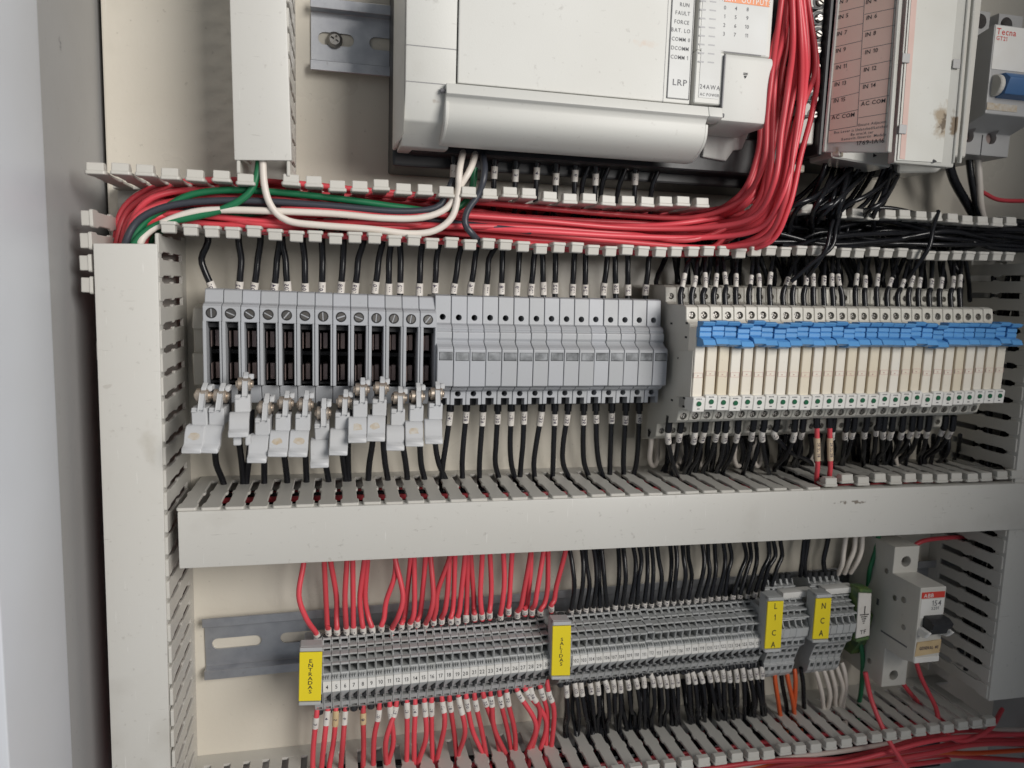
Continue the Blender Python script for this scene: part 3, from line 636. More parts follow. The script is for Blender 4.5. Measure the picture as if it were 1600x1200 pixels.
for i in range(28):
    f = i/27
    p = Vector((XR0+pR*i, 0, ZR0*(1-f)+ZR1*f))
    R = thing('relay', p, edge.get(i, ORD[i+1] + ' slim cream relay with blue clip, counted from the fuse holders'), 'relay', 'slim relays in sockets')
    jz = random.choice([0, 0, 0, 1.0, -.4, .5])*.9
    part('socket_body', sock, R, (0, 0, random.uniform(-.2, .2)))
    for y, d in ((492, 66.5), (650, 64), (463, 40.5), (672, 38.5)): part('screw', scr, R, (pR*.5, -d, zR(y, d)), (0, random.uniform(0, 1.5), 0))
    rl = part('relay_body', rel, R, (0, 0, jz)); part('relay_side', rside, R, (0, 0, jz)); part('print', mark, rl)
    lm = part('indicator_module', led, R, (0, 0, jz)); part('indicator_lens', lens, lm); part('print', ledtxt, lm)
    part('retaining_clip', clip2, R, (random.uniform(-.15, .15), random.uniform(-.5, .4), jz*.6+random.uniform(-.35, .35)), (random.uniform(-.006, .006), 0, 0))
# left cheek plates of the first socket
R0 = bpy.data.objects['relay']
ck = MB().prism([(zR(y, d), d) for y, d in [(620, 60), (620, 77.5), (548, 77.5), (548, 62)]], -.35, 0.1).mesh('side_cover', 'socket', bevel=.1)
part('side_cover', ck, R0)
sl = MB()
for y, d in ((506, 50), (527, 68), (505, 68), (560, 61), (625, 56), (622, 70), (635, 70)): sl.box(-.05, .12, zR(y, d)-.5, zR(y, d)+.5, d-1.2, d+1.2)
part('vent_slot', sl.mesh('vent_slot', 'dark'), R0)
# ------------------------------------------------------------------ terminal blocks
def add_ledges(me, xr, z0, w, rows):
    bm = bmesh.new(); bm.from_mesh(me)
    lm = MB()
    for y, d in rows:
        z = Zz(xr, y, d)-z0; lm.prism([(z-.5, d-5), (z-.5, d+.3), (z+.1, d+.7), (z+.5, d+.2), (z+.5, d-5)], .13, w-.13)
    t = lm.mesh('t', 'term', bevel=.12); bm.from_mesh(t); bpy.data.meshes.remove(t)
    bm.to_mesh(me); bm.free(); return me
def term_meshes(xr, rows, w, pockets, tagrow, name=''):
    z0 = Zz(xr, 1040, 40)
    pr = [(Zz(xr, y, d)-z0, d) for y, d in rows]
    me = MB().prism(pr, .06, w-.06).mesh('terminal_body', 'term', bevel=.18)
    cu = MB()
    for (ya, yb, d, dep, mx) in pockets:
        cu.box(mx, w-mx+.25, Zz(xr, yb, d)-z0, Zz(xr, ya, d)-z0, d-dep, d+12)
    me = add_ledges(boolean(me, cu), xr, z0, w, ((999, 29), (1012.7, 33.2), (1025, 37.8), (1039, 41.2)))
    dk = MB()  # near-black plates on the pocket floors paint in their shade
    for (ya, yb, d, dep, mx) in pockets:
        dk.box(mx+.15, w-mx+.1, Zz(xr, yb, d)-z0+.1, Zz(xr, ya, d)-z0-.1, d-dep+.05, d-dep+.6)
    return me, dk.mesh('pocket_shade', 'dark'), z0
PT = (TT1.x-X(510.5, 1073, 42))
wA = (X(853, 1037.5, 42)-X(510.5, 1073, 42))/26
rowsA = [(1112, 8), (1111, 28), (1107, 33), (1100, 35), (1091, 38.5), (1083, 42), (1065, 42.5), (1063, 42), (1054, 39), (1040.5, 40.5), (1038, 40.5), (1027.5, 37.5), (1025, 37), (1023, 35), (1012, 32), (999, 28.5), (993, 26), (989, 22), (989, 8)]
pockA = [(1000, 1011.5, 30, 9, .72), (1014, 1023, 33.5, 8, .72), (1027.5, 1037.5, 39, 8, .55), (1040.5, 1053.5, 40, 9, .55), (1093, 1101, 37, 8, .7), (1103.5, 1108.5, 33, 7, 1.0)]
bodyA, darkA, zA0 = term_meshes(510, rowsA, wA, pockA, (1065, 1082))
tri = MB().face([(wA*.42, Zz(510, 1090, 39)-zA0), (wA*.92, Zz(510, 1090, 39)-zA0), (wA*.92, Zz(510, 1084.5, 41.5)-zA0)], 38, 41.5).mesh('notch', 'dark')
rib = MB()
for k in range(3): rib.box(.5+k*1.2, 1.0+k*1.2, Zz(510, 1063, 42)-zA0, Zz(510, 1056, 40)-zA0, 39, 42.2)
rib = rib.mesh('rib', 'term', bevel=.1)
tagm = MB().box(.12, wA-.12, Zz(510, 1081.5, 42.5)-zA0, Zz(510, 1065.5, 42.5)-zA0, 41.5, 43.2).mesh('number_tag', 'paper', bevel=.15)
ent = [MB().add(*(lambda: (lambda mb: (mb.v, mb.f))(MB().cylz(wA*.5, 26.5, 2.0, Zz(510, 1000, 27)-zA0, Zz(510, 990, 25)-zA0, 14)))()).mesh('wire_entry', 'black', bevel=.3, smooth=True),
       MB().cylz(wA*.5, 29, 2.0, Zz(510, 1114.5, 29)-zA0, Zz(510, 1107, 29)-zA0, 14).mesh('wire_entry', 'black', bevel=.3, smooth=True)]
def strip(first, n, pa, pb, w, kinds, labels, group, meshes, z0, nums=None, ents=None, tilt=TILT, tag_y=1073.5):
    """n blocks side by side; pa, pb = mm points of the tag centres of the first and last block"""
    out = []
    for i in range(n):
        f = i/max(1, n-1); c = pa.lerp(pb, f)
        p = Vector((c.x-w/2, 0, c.z-(Zz(510, 1073.5, 42)-zA0)))
        if meshes is MT: p.z = c.z
        p.z += random.uniform(-.12, .12) + (0.35 if nums and nums[i] in ('12', '30', '112') else 0)
        R = thing('terminal_block', p, labels(i), 'terminal block', group, tilt)
        for nm, me in meshes: part(nm, me, R, (0, random.uniform(-.12, .12) if nm == 'terminal_body' else 0, 0))
        if ents:
            for e in ents: part('wire_entry', e, R)
        if nums and nums[i]:
            t = part('number_tag', tagm, R, (0, 0, random.uniform(-.12, .12)))
            lettering(nums[i], 3.1 if len(nums[i]) < 3 else 2.9, Vector((w/2+random.uniform(-.15, .15), -43.2, Zz(510, 1073.5, 42.5)-zA0)), t, 'ink', lift=.06, stretch=.85 if len(nums[i]) < 3 else .72)
        out.append(R)
    return out
MA = [('terminal_body', bodyA), ('pocket_shade', darkA), ('notch', tri), ('rib', rib)]
MT = None
pa, pb = W(510.5, 1073, 42), W(853, 1038, 42)
st = (pb-pa)/26
numsA = [''] + [str(k) for k in range(4, 31)]
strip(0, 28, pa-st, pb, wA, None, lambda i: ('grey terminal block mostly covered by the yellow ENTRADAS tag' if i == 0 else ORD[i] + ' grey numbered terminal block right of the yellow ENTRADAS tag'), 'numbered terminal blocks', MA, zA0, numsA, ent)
pa, pb = W(898.8, 1031.5, 42), W(1182.7, 1004, 42)
st = (pb-pa)/25; wB = st.length
numsB = [''] + [str(k) for k in range(102, 128)] + ['']
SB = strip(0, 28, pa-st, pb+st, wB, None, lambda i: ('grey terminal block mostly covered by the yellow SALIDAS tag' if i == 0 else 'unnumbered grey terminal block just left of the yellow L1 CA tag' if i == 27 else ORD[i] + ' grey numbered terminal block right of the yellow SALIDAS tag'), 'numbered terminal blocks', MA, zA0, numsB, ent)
for o in SB: o.scale = (wB/wA, 1, 1)
# taller, unnumbered blocks at L1 CA and N CA: reference column 1215
rowsT = [(1056, 8), (1056, 28), (1052, 31), (1038, 33), (1036, 32), (1031, 33), (1022, 35), (1014, 37), (1011, 41), (1000, 42), (998, 44), (984, 45), (982, 44), (970, 42), (968, 43), (966, 41), (957, 41), (955, 40), (952, 38), (938, 35), (936, 32), (924, 30), (922, 28), (906, 25), (904, 22), (904, 8)]
pockT = [(908, 917, 27, 9, .8), (939, 946, 35, 9, .7), (947.5, 954, 36, 9, .7), (958, 966, 40, 10, .55), (970, 980, 41, 10, .55), (1003, 1010, 41, 6, .7), (1015.5, 1022, 36, 8, .8), (1024.5, 1031, 34, 8, .8), (1041, 1048, 32, 8, 1.1)]
wT = X(1239, 1020, 38)-X(1229, 1021, 38)
zT0 = Zz(1225, 990, 44)
def tm(xr):
    pr = [(Zz(xr, y, d)-zT0, d) for y, d in rowsT]
    me = MB().prism(pr, .06, wT-.06).mesh('terminal_body', 'term', bevel=.18)
    cu = MB(); dk = MB()  # dk: dark floor plates that paint shade into the pockets
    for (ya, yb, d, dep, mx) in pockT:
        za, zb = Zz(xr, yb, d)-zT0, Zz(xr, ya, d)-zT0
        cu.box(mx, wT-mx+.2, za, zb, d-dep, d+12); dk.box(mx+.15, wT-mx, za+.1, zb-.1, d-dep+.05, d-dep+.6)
    return add_ledges(boolean(me, cu), xr, zT0, wT, ((918.5, 28.5), (938, 36), (947, 38.3), (956, 41.5), (968, 44))), dk.mesh('pocket_shade', 'dark')
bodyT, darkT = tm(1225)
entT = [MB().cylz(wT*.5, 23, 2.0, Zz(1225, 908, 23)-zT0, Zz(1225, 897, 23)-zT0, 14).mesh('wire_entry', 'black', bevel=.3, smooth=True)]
MT = [('terminal_body', bodyT), ('pocket_shade', darkT)]
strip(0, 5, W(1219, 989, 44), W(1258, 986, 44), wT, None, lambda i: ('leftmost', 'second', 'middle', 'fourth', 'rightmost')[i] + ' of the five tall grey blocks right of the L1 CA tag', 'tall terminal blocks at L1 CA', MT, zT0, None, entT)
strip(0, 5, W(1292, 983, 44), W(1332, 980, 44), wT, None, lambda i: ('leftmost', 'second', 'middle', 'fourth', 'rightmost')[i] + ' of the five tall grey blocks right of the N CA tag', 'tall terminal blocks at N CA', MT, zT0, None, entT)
for a, b, l in (((1223, 931), (1272, 927), 'white plastic marker strip across the blocks at the L1 CA tag'), ((1289, 925), (1336, 921), 'white plastic marker strip across the blocks at the N CA tag')):
    q0, q1 = W(*a, 36), W(*b, 36)
    o = part('marker_strip', MB().box(0, (q1-q0).length, -1.9, 1.9, 29, 36.5).mesh('marker_strip', 'paper', bevel=.8, seg=2, smooth=True), None, (q0.x, 0, q0.z), (0, -math.atan2(q1.z-q0.z, q1.x-q0.x), 0))
    tag(o, l, 'marker strip', 'white marker strips')
# end stops carrying the written tags
def end_stop(quad, d, words, m, label, size, stretch=1.0, gaps=None, body_m='term'):
    c = [W(*q, d) for q in quad]                                # bl, br, tr, tl
    b = (c[0]+c[1])/2; b.y = 0
    R = thing('end_stop', b, label, 'end stop', 'tagged end stops on the terminal rail')
    bl, br, tr, tl = c
    up = (tl-bl).normalized(); rt = (br-bl).normalized()
    back = [q+Vector((0, 1.2, 0)) for q in (bl-up*2.4, br-up*2.4, tr+up*2.6, tl+up*2.6)]
    part('stop_body', MB().slab(back, 8).slab([q+Vector((0, 6, 0)) for q in (back[0]+up*2+rt*1.2, back[1]+up*2-rt*1.2, back[2]-up*10-rt*1.2, back[3]-up*10+rt*1.2)], d-15).mesh('stop_body', body_m, bevel=.5, org=b), R)
    for qs in ((tl+up*.5, tr+up*.5, tr+up*2.5, tl+up*2.5), (bl-up*2.3, br-up*2.3, br-up*.5, bl-up*.5)):
        part('stop_lip', MB().slab([q-Vector((0, .4, 0)) for q in qs], 4).mesh('stop_lip', body_m, bevel=.4, org=b), R)
    t = part('tag', MB().slab(c, 1.0).mesh('tag', m, bevel=.2, org=b), R)
    ctr = (bl+br+tr+tl)/4; n = len(words); H = (tl-bl).length
    for k, (ch, fr) in enumerate(words):
        lettering(ch, size, ctr-b+up*H*(.5-fr)+rt*random.uniform(-.15, .15), t, 'ink', u=rt, v=up, stretch=stretch, lift=.12)
    return R
def even(s, a, b): return [(ch, a+(b-a)*i/(len(s)-1)) for i, ch in enumerate(s)]
end_stop([(466.5, 1096), (501.4, 1095), (503.7, 1019), (468, 1020)], 47, even('ENTRADAS', .17, .80), 'yellow', 'yellow tag lettered ENTRADAS at the left end of the terminal strip', 2.75, 1.25)
end_stop([(861.7, 1056), (890.7, 1055.5), (892.5, 978), (863.7, 979)], 47, even('SALIDAS', .26, .76), 'yellow', 'yellow tag lettered SALIDAS in the middle of the terminal strip', 2.75, 1.2)
end_stop([(1195, 1014), (1220, 1012.5), (1224.7, 939.5), (1200, 940.5)], 48, [('L', .09), ('1', .33), ('C', .66), ('A', .91)], 'yellow', 'yellow tag lettered L1 CA right of the numbered terminals', 5.0, .8)
end_stop([(1269.7, 999), (1294.7, 998), (1299.7, 934.7), (1275.3, 936)], 48, [('N', .17), ('C', .54), ('A', .85)], 'yellow', 'yellow tag lettered N CA, rightmost of the yellow tags', 5.2, .8)
PE = end_stop([(1337.5, 998), (1358.7, 993), (1362, 927.5), (1342.5, 926.7)], 44, [('TF', .86)], 'sleeve', 'white tag with an earth symbol on green terminals beside the circuit breaker', 3.6, 1.0, body_m='earth')
c = W(1350.5, 962, 44.2)-Vector(PE.location)/MM
mb = MB().box(-.25, .25, 1.2, 6.0, 0, .12)
for k, wd in enumerate((3.1, 2.2, 1.5, .9, .45)): mb.box(-wd, wd, .4-k*1.35, .95-k*1.35, 0, .12)
part('earth_symbol', mb.mesh('earth_symbol', 'ink'), PE, c)
for i, (px, py) in enumerate(((1347, 960), (1366, 958))):
    b = W(px, 1010, 30); b.y = 0
    o = part('earth_terminal', MB().prism([(-8, 8), (-8, 24), (2, 30), (22, 34), (30, 24), (30, 8)], -3, 3).mesh('earth_terminal', 'earth', bevel=.3), None, b)
    tag(o, ('green and yellow earth terminal behind the white earth tag', 'green and yellow earth terminal against the circuit breaker')[i], 'terminal block', 'earth terminals')
# ------------------------------------------------------------------ circuit breaker on the terminal rail
z1, z2, z3, z4 = Zz(1400, 855, 45), Zz(1424, 920, 68), Zz(1415, 1039, 68), Zz(1386, 1073, 45)
xb = (X(1400, 880, 45)+X(1424, 945, 68)+X(1387, 1055, 45))/3; wb = X(1464, 945, 68)-X(1424, 945, 68)
b = Vector((xb, 0, z4)); R = thing('circuit_breaker', b, 'single pole circuit breaker with black toggle and handwritten yellow label', 'circuit breaker')
h1, h2, h3 = z1-z4, z2-z4, z3-z4
me = MB().prism([(0, 7), (0, 45), (h3-1.5, 45), (h3-1.5, 60), (h3+1, 68), (h2, 68), (h2, 45), (h1, 45), (h1, 7)], 0, wb).mesh('body', 'breaker', bevel=.6, seg=2)
zt_, zb_ = Zz(1421, 877, 45)-z4, Zz(1406, 1054, 45)-z4
me = boolean(me, MB().cyl(wb*.5, zt_, 3.4, 38, 50, 20).cyl(wb*.46, zb_, 3.2, 38, 50, 20))
part('body', me, R)
part('terminal_screw', MB().cyl(wb*.5, zt_, 3.2, 38, 39, 18).mesh('terminal_screw', 'dark'), R)
part('terminal_screw', MB().cyl(wb*.46, zb_, 3.0, 38, 39, 18).mesh('terminal_screw', 'dark'), R)
def zb(x, y, d=68): return Zz(x, y, d)-z4
part('red_band', MB().box(1.0, wb-.8, zb(1440, 935.5), zb(1440, 926), 67.9, 68.25).mesh('red_band', 'redink', bevel=.05), R)
lettering('ABB', 3.2, (5.6, -68.25, zb(1440, 931)), R, 'paper', stretch=1.1, lift=.1)
part('rating_label', MB().box(1.2, wb-.8, zb(1440, 966), zb(1440, 937), 67.9, 68.2).mesh('rating_label', 'paper', bevel=.05), R)
lettering('154', 4.6, (wb*.66, -68.2, zb(1445, 943)), R, 'greyink', lift=.1)
lettering('S201', 2.6, (wb*.62, -68.2, zb(1445, 951)), R, 'greyink', lift=.1)
tg = MB().prism([(zb(1450, 994, 70), 62), (zb(1450, 994, 74), 73), (zb(1450, 985, 74), 74), (zb(1450, 984, 74), 75.5), (zb(1450, 975, 74), 76.5), (zb(1450, 970, 74), 73), (zb(1450, 969, 74), 66)], 3.6, wb-.4).mesh('toggle', 'black', bevel=.6, seg=2, smooth=True)
part('toggle', tg, R)
part('toggle_collar', MB().prism([(zb(1450, 997, 70), 64), (zb(1450, 996, 72), 73), (zb(1450, 985, 72), 76), (zb(1450, 982, 72), 64)], 1.2, 3.6).prism([(zb(1450, 997, 70), 64), (zb(1450, 996, 72), 73), (zb(1450, 985, 72), 77), (zb(1450, 980, 72), 64)], wb-1.6, wb+.6).mesh('toggle_collar', 'paper', bevel=.5), R)
part('written_label', MB().slab([Vector((.4, -68.1, zb(1440, 1025))), Vector((wb-.2, -68.1, zb(1440, 1022))), Vector((wb-.2, -68.6, zb(1440, 1001))), Vector((1.0, -68.6, zb(1440, 1003)))], .5).mesh('written_label', 'tape'), R)
lettering('GENERAL 40', 2.7, (wb*.52, -68.5, zb(1440, 1012)), R, 'pen', stretch=.72, lift=.2)
part('foot_cover', MB().box(.3, wb-.3, h3+.6, zb(1440, 1026.5), 67, 68.6).mesh('foot_cover', 'paper', bevel=.3), R)
for yy, dd, rr in ((892, 40, 1.6), (935, 49, 1.7), (939, 56, 1.9), (982, 58, 1.6), (1030, 33, 1.7)): part('rivet', MB().cylx(Zz(1390, yy, dd)-z4, dd, rr, -.5, .1, 14).mesh('rivet', 'steel', bevel=.2), R)
part('side_seam', MB().box(-.12, .1, h3+7, h3+8, 40, 62).box(-.12, .1, h3+22, h3+26, 34, 36).mesh('side_seam', 'greyink'), R)
# two pole breaker in the upper right corner
z1, z2, z3, z4 = Zz(1515, 14, 45), Zz(1563, 38, 63), Zz(1553, 178, 63), Zz(1500, 240, 45)
xb = X(1514, 35, 45); b = Vector((xb, 0, z4)); R = thing('circuit_breaker', b, 'two pole circuit breaker with blue toggle in the upper right corner', 'circuit breaker')
me = MB().prism([(0, 7), (0, 45), (z3-z4-6, 45), (z3-z4, 63), (z2-z4, 63), (z2-z4-4, 45), (z1-z4, 45), (z1-z4, 7)], 0, 36).mesh('body', 'breakerdim', bevel=.7, seg=2)
xa, xc = 7.5, 25
zt_, zb_ = Zz(1538, 34, 45)-z4, Zz(1522, 213, 45)-z4
me = boolean(me, MB().cyl(xa, zt_, 4, 38, 50, 20).cyl(xc, zt_, 4, 38, 50, 20).cyl(xa, zb_, 3.6, 40, 50, 20).cyl(xc-2, zb_, 3.6, 40, 50, 20).box(16.5, 17.3, -1, z3-z4-7, 43, 46).box(13.5, 19.5, z2-z4+1, 200, 30, 46))
part('body', me, R)
for xx, zz, r_ in ((xa, zb_, 3.3), (xc-2, zb_, 3.3), (xa, zt_, 3.6), (xc, zt_, 3.6)): part('terminal_screw', MB().cyl(xx, zz, r_, 38.2, 41.5 if r_ < 3.5 else 39, 18).mesh('terminal_screw', 'contact'), R)
def zq(y): return Zz(1570, y, 63)-z4
part('rating_label', MB().box(.6, 35, zq(110), zq(41), 62.9, 63.3).mesh('rating_label', 'paper', bevel=.05), R)
lettering('Tecna', 4.6, (1.4, -63.3, zq(50)), R, 'redink', align='l', lift=.1)
lettering('GT21', 3.0, (1.6, -63.3, zq(61)), R, 'redink', align='l', lift=.1)
part('toggle', MB().prism([(zq(156), 60), (zq(152), 69), (zq(128), 72), (zq(118), 68), (zq(116), 60)], 5, 33).mesh('toggle', 'bluedim', bevel=1.0, seg=2, smooth=True), R)
part('toggle_hub', MB().cylx(zq(136), 64, 5.6, 2, 5, 20).mesh('toggle_hub', 'breaker', bevel=.5), R)
part('rust_spot', MB().box(.3, 20, zq(174), zq(163), 62.9, 63.3).mesh('rust_spot', 'rust'), R)
# ------------------------------------------------------------------ controller (large light grey unit on the short rail)
def px(y0): return y0
D0 = 80
xL, xR = X(634, 60, D0), X(1205, 60, D0)
b = Vector((xL, 0, Zz(690, 235, D0)))
R = thing('controller', b, 'large light grey programmable controller with curved bottom door and status labels', 'controller')
def rx(x, y, d=D0): return X(x, y, d)-b.x
def rz(x, y, d=D0): return Zz(x, y, d)-b.z
TOP = 95
zlow = rz(800, 268, 12)
blk = MB().box(rx(611, 150, 20), rx(1215, 150, 20), rz(640, 262, 30), TOP+4, 1, 34)
part('back_housing', blk.mesh('back_housing', 'black', bevel=1.2, seg=2, org=(0, 0, 0)), R)
ft = MB().face([(-6, 0), (-6, -5), (-3.2, -5), (-3.2, -2.4), (3.2, -2.4), (3.2, -5), (6, -5), (6, 0)], 3, 14)
part('mounting_foot', ft.mesh('mounting_foot', 'black', bevel=.5), R, (rx(631, 262, 8), 0, rz(631, 252, 8)))
zdoor = rz(697, 131)
# left column
lc = MB().prism([(rz(660, 232, 50), 30), (rz(660, 232, 56), 58), (rz(665, 190, 74), 74), (rz(670, 136), 79), (TOP, 79), (TOP, 30)], rx(634, 100)-0, rx(714, 100))
part('end_cover', lc.mesh('end_cover', 'plc', bevel=.9, seg=2, smooth=True), R)
part('end_cheek', MB().plan([(rx(617, 100, 44), 30), (rx(617, 100, 44), 48), (rx(634, 100)-.15, 77), (rx(634, 100)-.15, 30)], rz(660, 232, 50)+1, TOP).mesh('end_cheek', 'plc', bevel=.6), R)
sm = MB()
for y0, y1 in ((70, 77), (127, 133)):
    z = rz(672, (y0+y1)/2, 79); sm.box(.4, rx(714, 100)-.2, z-.16, z+.16, 78, 79.12)
part('seam', sm.mesh('seam', 'plcseam'), R)
# main flap
part('main_cover', MB().box(rx(716, 80), rx(1083, 80)-.3, rz(716, 133)+.9, TOP, 40, D0).mesh('main_cover', 'plc', bevel=.5, seg=2), R)
part('cover_backing', MB().box(rx(700, 80), rx(1130, 80), rz(716, 133)-4, TOP-1, 36, 76).mesh('cover_backing', 'plcseam'), R)
# bottom door: lip and rounded apron
xd0, xd1 = rx(697, 150, 82), rx(1127, 185, 82)
zt = zdoor; zb_ = rz(697, 229, 62)
dp = [(zt, 74), (zt, 82), (zt-4.6, 83.6), (zt-5.6, 81.6), (zt-7.6, 80.6)]
N_ = 14
for k in range(N_+1):
    a = k/N_; dp.append((zt-8.5-(zt-8.5-zb_)*a, 80.6-15*a**3.2))
dp += [(zb_+.6, 58), (zt-8, 70)]
part('bottom_door', MB().prism(dp, xd0, xd1-7).mesh('bottom_door', 'plc', bevel=.5, seg=2, smooth=True), R)
part('door_lip', MB().prism([(zt, 74), (zt, 82.2), (zt-4.6, 83.8), (zt-5.8, 81.4), (zt-6, 74)], xd1-7, xd1).mesh('door_lip', 'plc', bevel=.5, seg=2, smooth=True), R)
dq = [(q[0], q[1]-.5) for q in dp[4:]]
part('door_end', MB().prism(dq, xd1-7, xd1-5.4).mesh('door_end', 'plc', bevel=.3, smooth=True), R)
part('door_end', MB().prism([(q[0]+.2, q[1]+.7) for q in dp[4:-2]]+[(zb_+1, 60), (zt-8, 70)], xd0-.2, xd0+1.4).mesh('door_end', 'plc', bevel=.4, smooth=True), R)
part('hinge_pin', MB().cylx(zt-3, 80, 1.0, xd0-2.2, xd0+.5).cylx(zt-3, 80, 1.1, xd1-.5, xd1+2.0).mesh('hinge_pin', 'greyink'), R)
# status column
sx0, sx1 = rx(1044, 80), rx(1083, 80)
part('status_panel', MB().box(rx(1046.5, 80), rx(1079.5, 80), rz(1062, 154), TOP, 79, D0+.25).mesh('status_panel', 'panel', bevel=.1), R)
fr = MB()
for x in (rx(1045.5, 80), rx(1080, 80)): fr.box(x-.12, x+.12, rz(1062, 155), TOP, 79, D0+.34)
fr.box(rx(1045.5, 80), rx(1080, 80), rz(1062, 155.3), rz(1062, 154.6), 79, D0+.34)
part('panel_outline', fr.mesh('panel_outline', 'greyink'), R)
part('seam', MB().box(rx(1040, 80)-.12, rx(1040, 80)+.12, rz(1040, 160), TOP, 79, D0+.07).mesh('seam', 'plcseam'), R)
for s, x, y in (('RUN', 1072, 8), ('FAULT', 1069, 21), ('FORCE', 1067.5, 35), ('BAT. LO', 1066, 48), ('COMM 0', 1066, 62), ('DCOMM', 1064.5, 76), ('COMM 1', 1063.5, 90)):
    lettering(s, 2.45, (rx(x-2.5, y), -D0-.27, rz(x, y)), R, 'greyink', stretch=.9, lift=.06)
lettering('LRP', 3.9, (rx(1062, 129), -D0-.27, rz(1062, 129)), R, 'greyink', stretch=1.1, lift=.06)
# right hand face with output table
part('output_face', MB().box(rx(1090, 80), xR-rx(0, 0)-b.x+rx(0, 0), rz(1110, 172)+6, TOP, 40, D0).mesh('output_face', 'plc', bevel=.6, seg=2), R) if False else None
xo1 = rx(1205, 60)
part('output_face', MB().box(rx(1088.5, 80), xo1, rz(1170, 87), TOP, 40, D0).box(rx(1088.5, 80), rx(1130, 120), rz(1110, 163), rz(1170, 87)+.01, 40, D0).mesh('output_face', 'plc', bevel=.5), R)
part('output_label', MB().box(rx(1093, 80), rx(1198, 60), rz(1150, 82), TOP, 79, D0+.22).box(rx(1093, 120), rx(1124, 120), rz(1110, 154), rz(1150, 82)-.01, 79, D0+.22).mesh('output_label', 'panel'), R)
part('orange_strip', MB().box(rx(1131, 4), rx(1202, 4), rz(1165, 7), rz(1165, -12), 79.5, D0+.35).mesh('orange_strip', 'orangelab'), R)
lettering('RELAY OUTPUTS', 3.3, (rx(1165, 2), -D0-.36, rz(1165, 1)), R, 'paper', stretch=.98, lift=.06)
for k in range(12):
    cx, cy = 1132.5+(k//4)*17.2+(1 if k >= 8 else 0), 12+(k % 4)*14+(k//4)*1.4-(k % 4)*.3
    lettering(str(k), 2.4, (rx(cx-(k % 4)*.6, cy), -D0-.24, rz(cx, cy)), R, 'greyink', lift=.06)
ln = MB()
for k in range(8):
    y = 1+k*13.6
    ln.box(rx(1094-k*.5, y), rx(1103-k*.5, y), rz(1100, y+1)-.35, rz(1100, y+1)+.35, 79.9, D0+.28).box(rx(1109-k*.5, y), rx(1119-k*.5, y), rz(1110, y+1.5)-.3, rz(1110, y+1.5)+.3, 79.9, D0+.28)
part('print', ln.mesh('print', 'plcfaint' if 'plcfaint' in M else 'panel'), R)
lettering('24AWA', 2.85, (rx(1109, 136), -D0-.24, rz(1106, 136)), R, 'greyink', stretch=.92, lift=.06)
lettering('AC POWER', 1.9, (rx(1108.3, 148), -D0-.24, rz(1105, 148)), R, 'greyink', stretch=.9, lift=.06)
# lower right terminal cover, then the stepped corner under it
xk0, xk1 = rx(1131, 120, 82), rx(1208, 120, 82)
cov = MB().prism([(rz(1165, 197, 78), 50), (rz(1165, 196, 80), 76), (rz(1165, 190, 82), 80.4), (rz(1165, 90, 83), 81.2), (rz(1165, 84, 83), 80.3), (rz(1165, 84, 83), 50)], xk0+.8, xk1)
part('terminal_cover', cov.mesh('terminal_cover', 'plc', bevel=.9, seg=2, smooth=True), R)
part('seam', MB().box(xk0+.2, xk0+.75, rz(1131, 168, 82), rz(1131, 84, 82), 70, 81.5).box(xk0+.2, xk1-6, rz(1165, 84, 82)+.3, rz(1165, 84, 82)+.7, 70, 80.14).mesh('seam', 'plcseam'), R)
tri = MB().face([(-.7, .35), (.7, .35), (0, -.9)], 0, .1).box(-1.1, 1.1, .8, 1.05, 0, .1).box(-1.1, 1.1, 1.4, 1.65, 0, .1)
part('print', tri.mesh('print', 'ink'), R, (rx(1168, 118, 83), -81.25, rz(1168, 118, 83)))
part('stepped_corner', MB().face([(rx(1112, 243, 60), rz(1112, 240, 60)), (rx(1150, 247, 60), rz(1150, 247, 60)), (rx(1162, 228, 60), rz(1162, 230, 60)), (rx(1176, 226, 60), rz(1176, 228, 60)), (rx(1186, 198, 60), rz(1186, 204, 60)), (rx(1195, 180, 60), rz(1186, 180, 60)), (rx(1120, 180, 60), rz(1120, 180, 60))], 30, 50).mesh('stepped_corner', 'plc', bevel=.8, seg=2), R)
part('lower_body', MB().box(rx(640, 235, 40), rx(1195, 235, 40), rz(900, 258, 40), rz(900, 200, 40), 30, 48).mesh('lower_body', 'black', bevel=.8), R)
part('stain', MB().slab([Vector((rx(975, 75), -D0-.1, rz(975, 62))), Vector((rx(1035, 78), -D0-.1, rz(1035, 78))), Vector((rx(1035, 68), -D0-.1, rz(1035, 60))), Vector((rx(975, 55), -D0-.1, rz(975, 54)))], .1).mesh('stain', 'plcstain'), R) if 'plcstain' in M else None
# screw terminal column right of the controller
t0 = W(1262, 225, 62); b2 = Vector((X(1245, 215, 50), 0, Zz(1262, 230, 60)))
R = thing('terminal_column', b2, 'column of screw terminals in a black frame right of the controller', 'terminal strip')
xw0, xw1 = X(1246, 120, 60)-b2.x, X(1284, 120, 60)-b2.x
part('frame', MB().box(xw0-4, xw1+2.5, -8, 120, 1, 46).box(xw1, xw1+2.5, -4, 120, 46, 62).mesh('frame', 'black', bevel=.6), R)
part('terminal_face', MB().box(xw0+4, xw1-.4, 2, 120, 46, 58).mesh('terminal_face', 'breaker', bevel=.5), R)
part('frame_foot', MB().box(xw0-6, xw1+1, -11, -7, 8, 50).mesh('frame_foot', 'rust', bevel=.6), R)
ridge = MB()
for k in range(9): ridge.box(xw0+1, xw0+8, Zz(1255, 196-24*k, 58)-b2.z+3.2, Zz(1255, 196-24*k, 58)-b2.z+4.4, 50, 62)
part('divider', ridge.mesh('divider', 'black', bevel=.3), R)
sc2 = boolean(MB().cyl(0, 0, 2.5, 57, 59.6, 16, r1=2.0).mesh('screw', 'steel', bevel=.5), MB().box(-4, 4, -.45, .45, 58.6, 61))
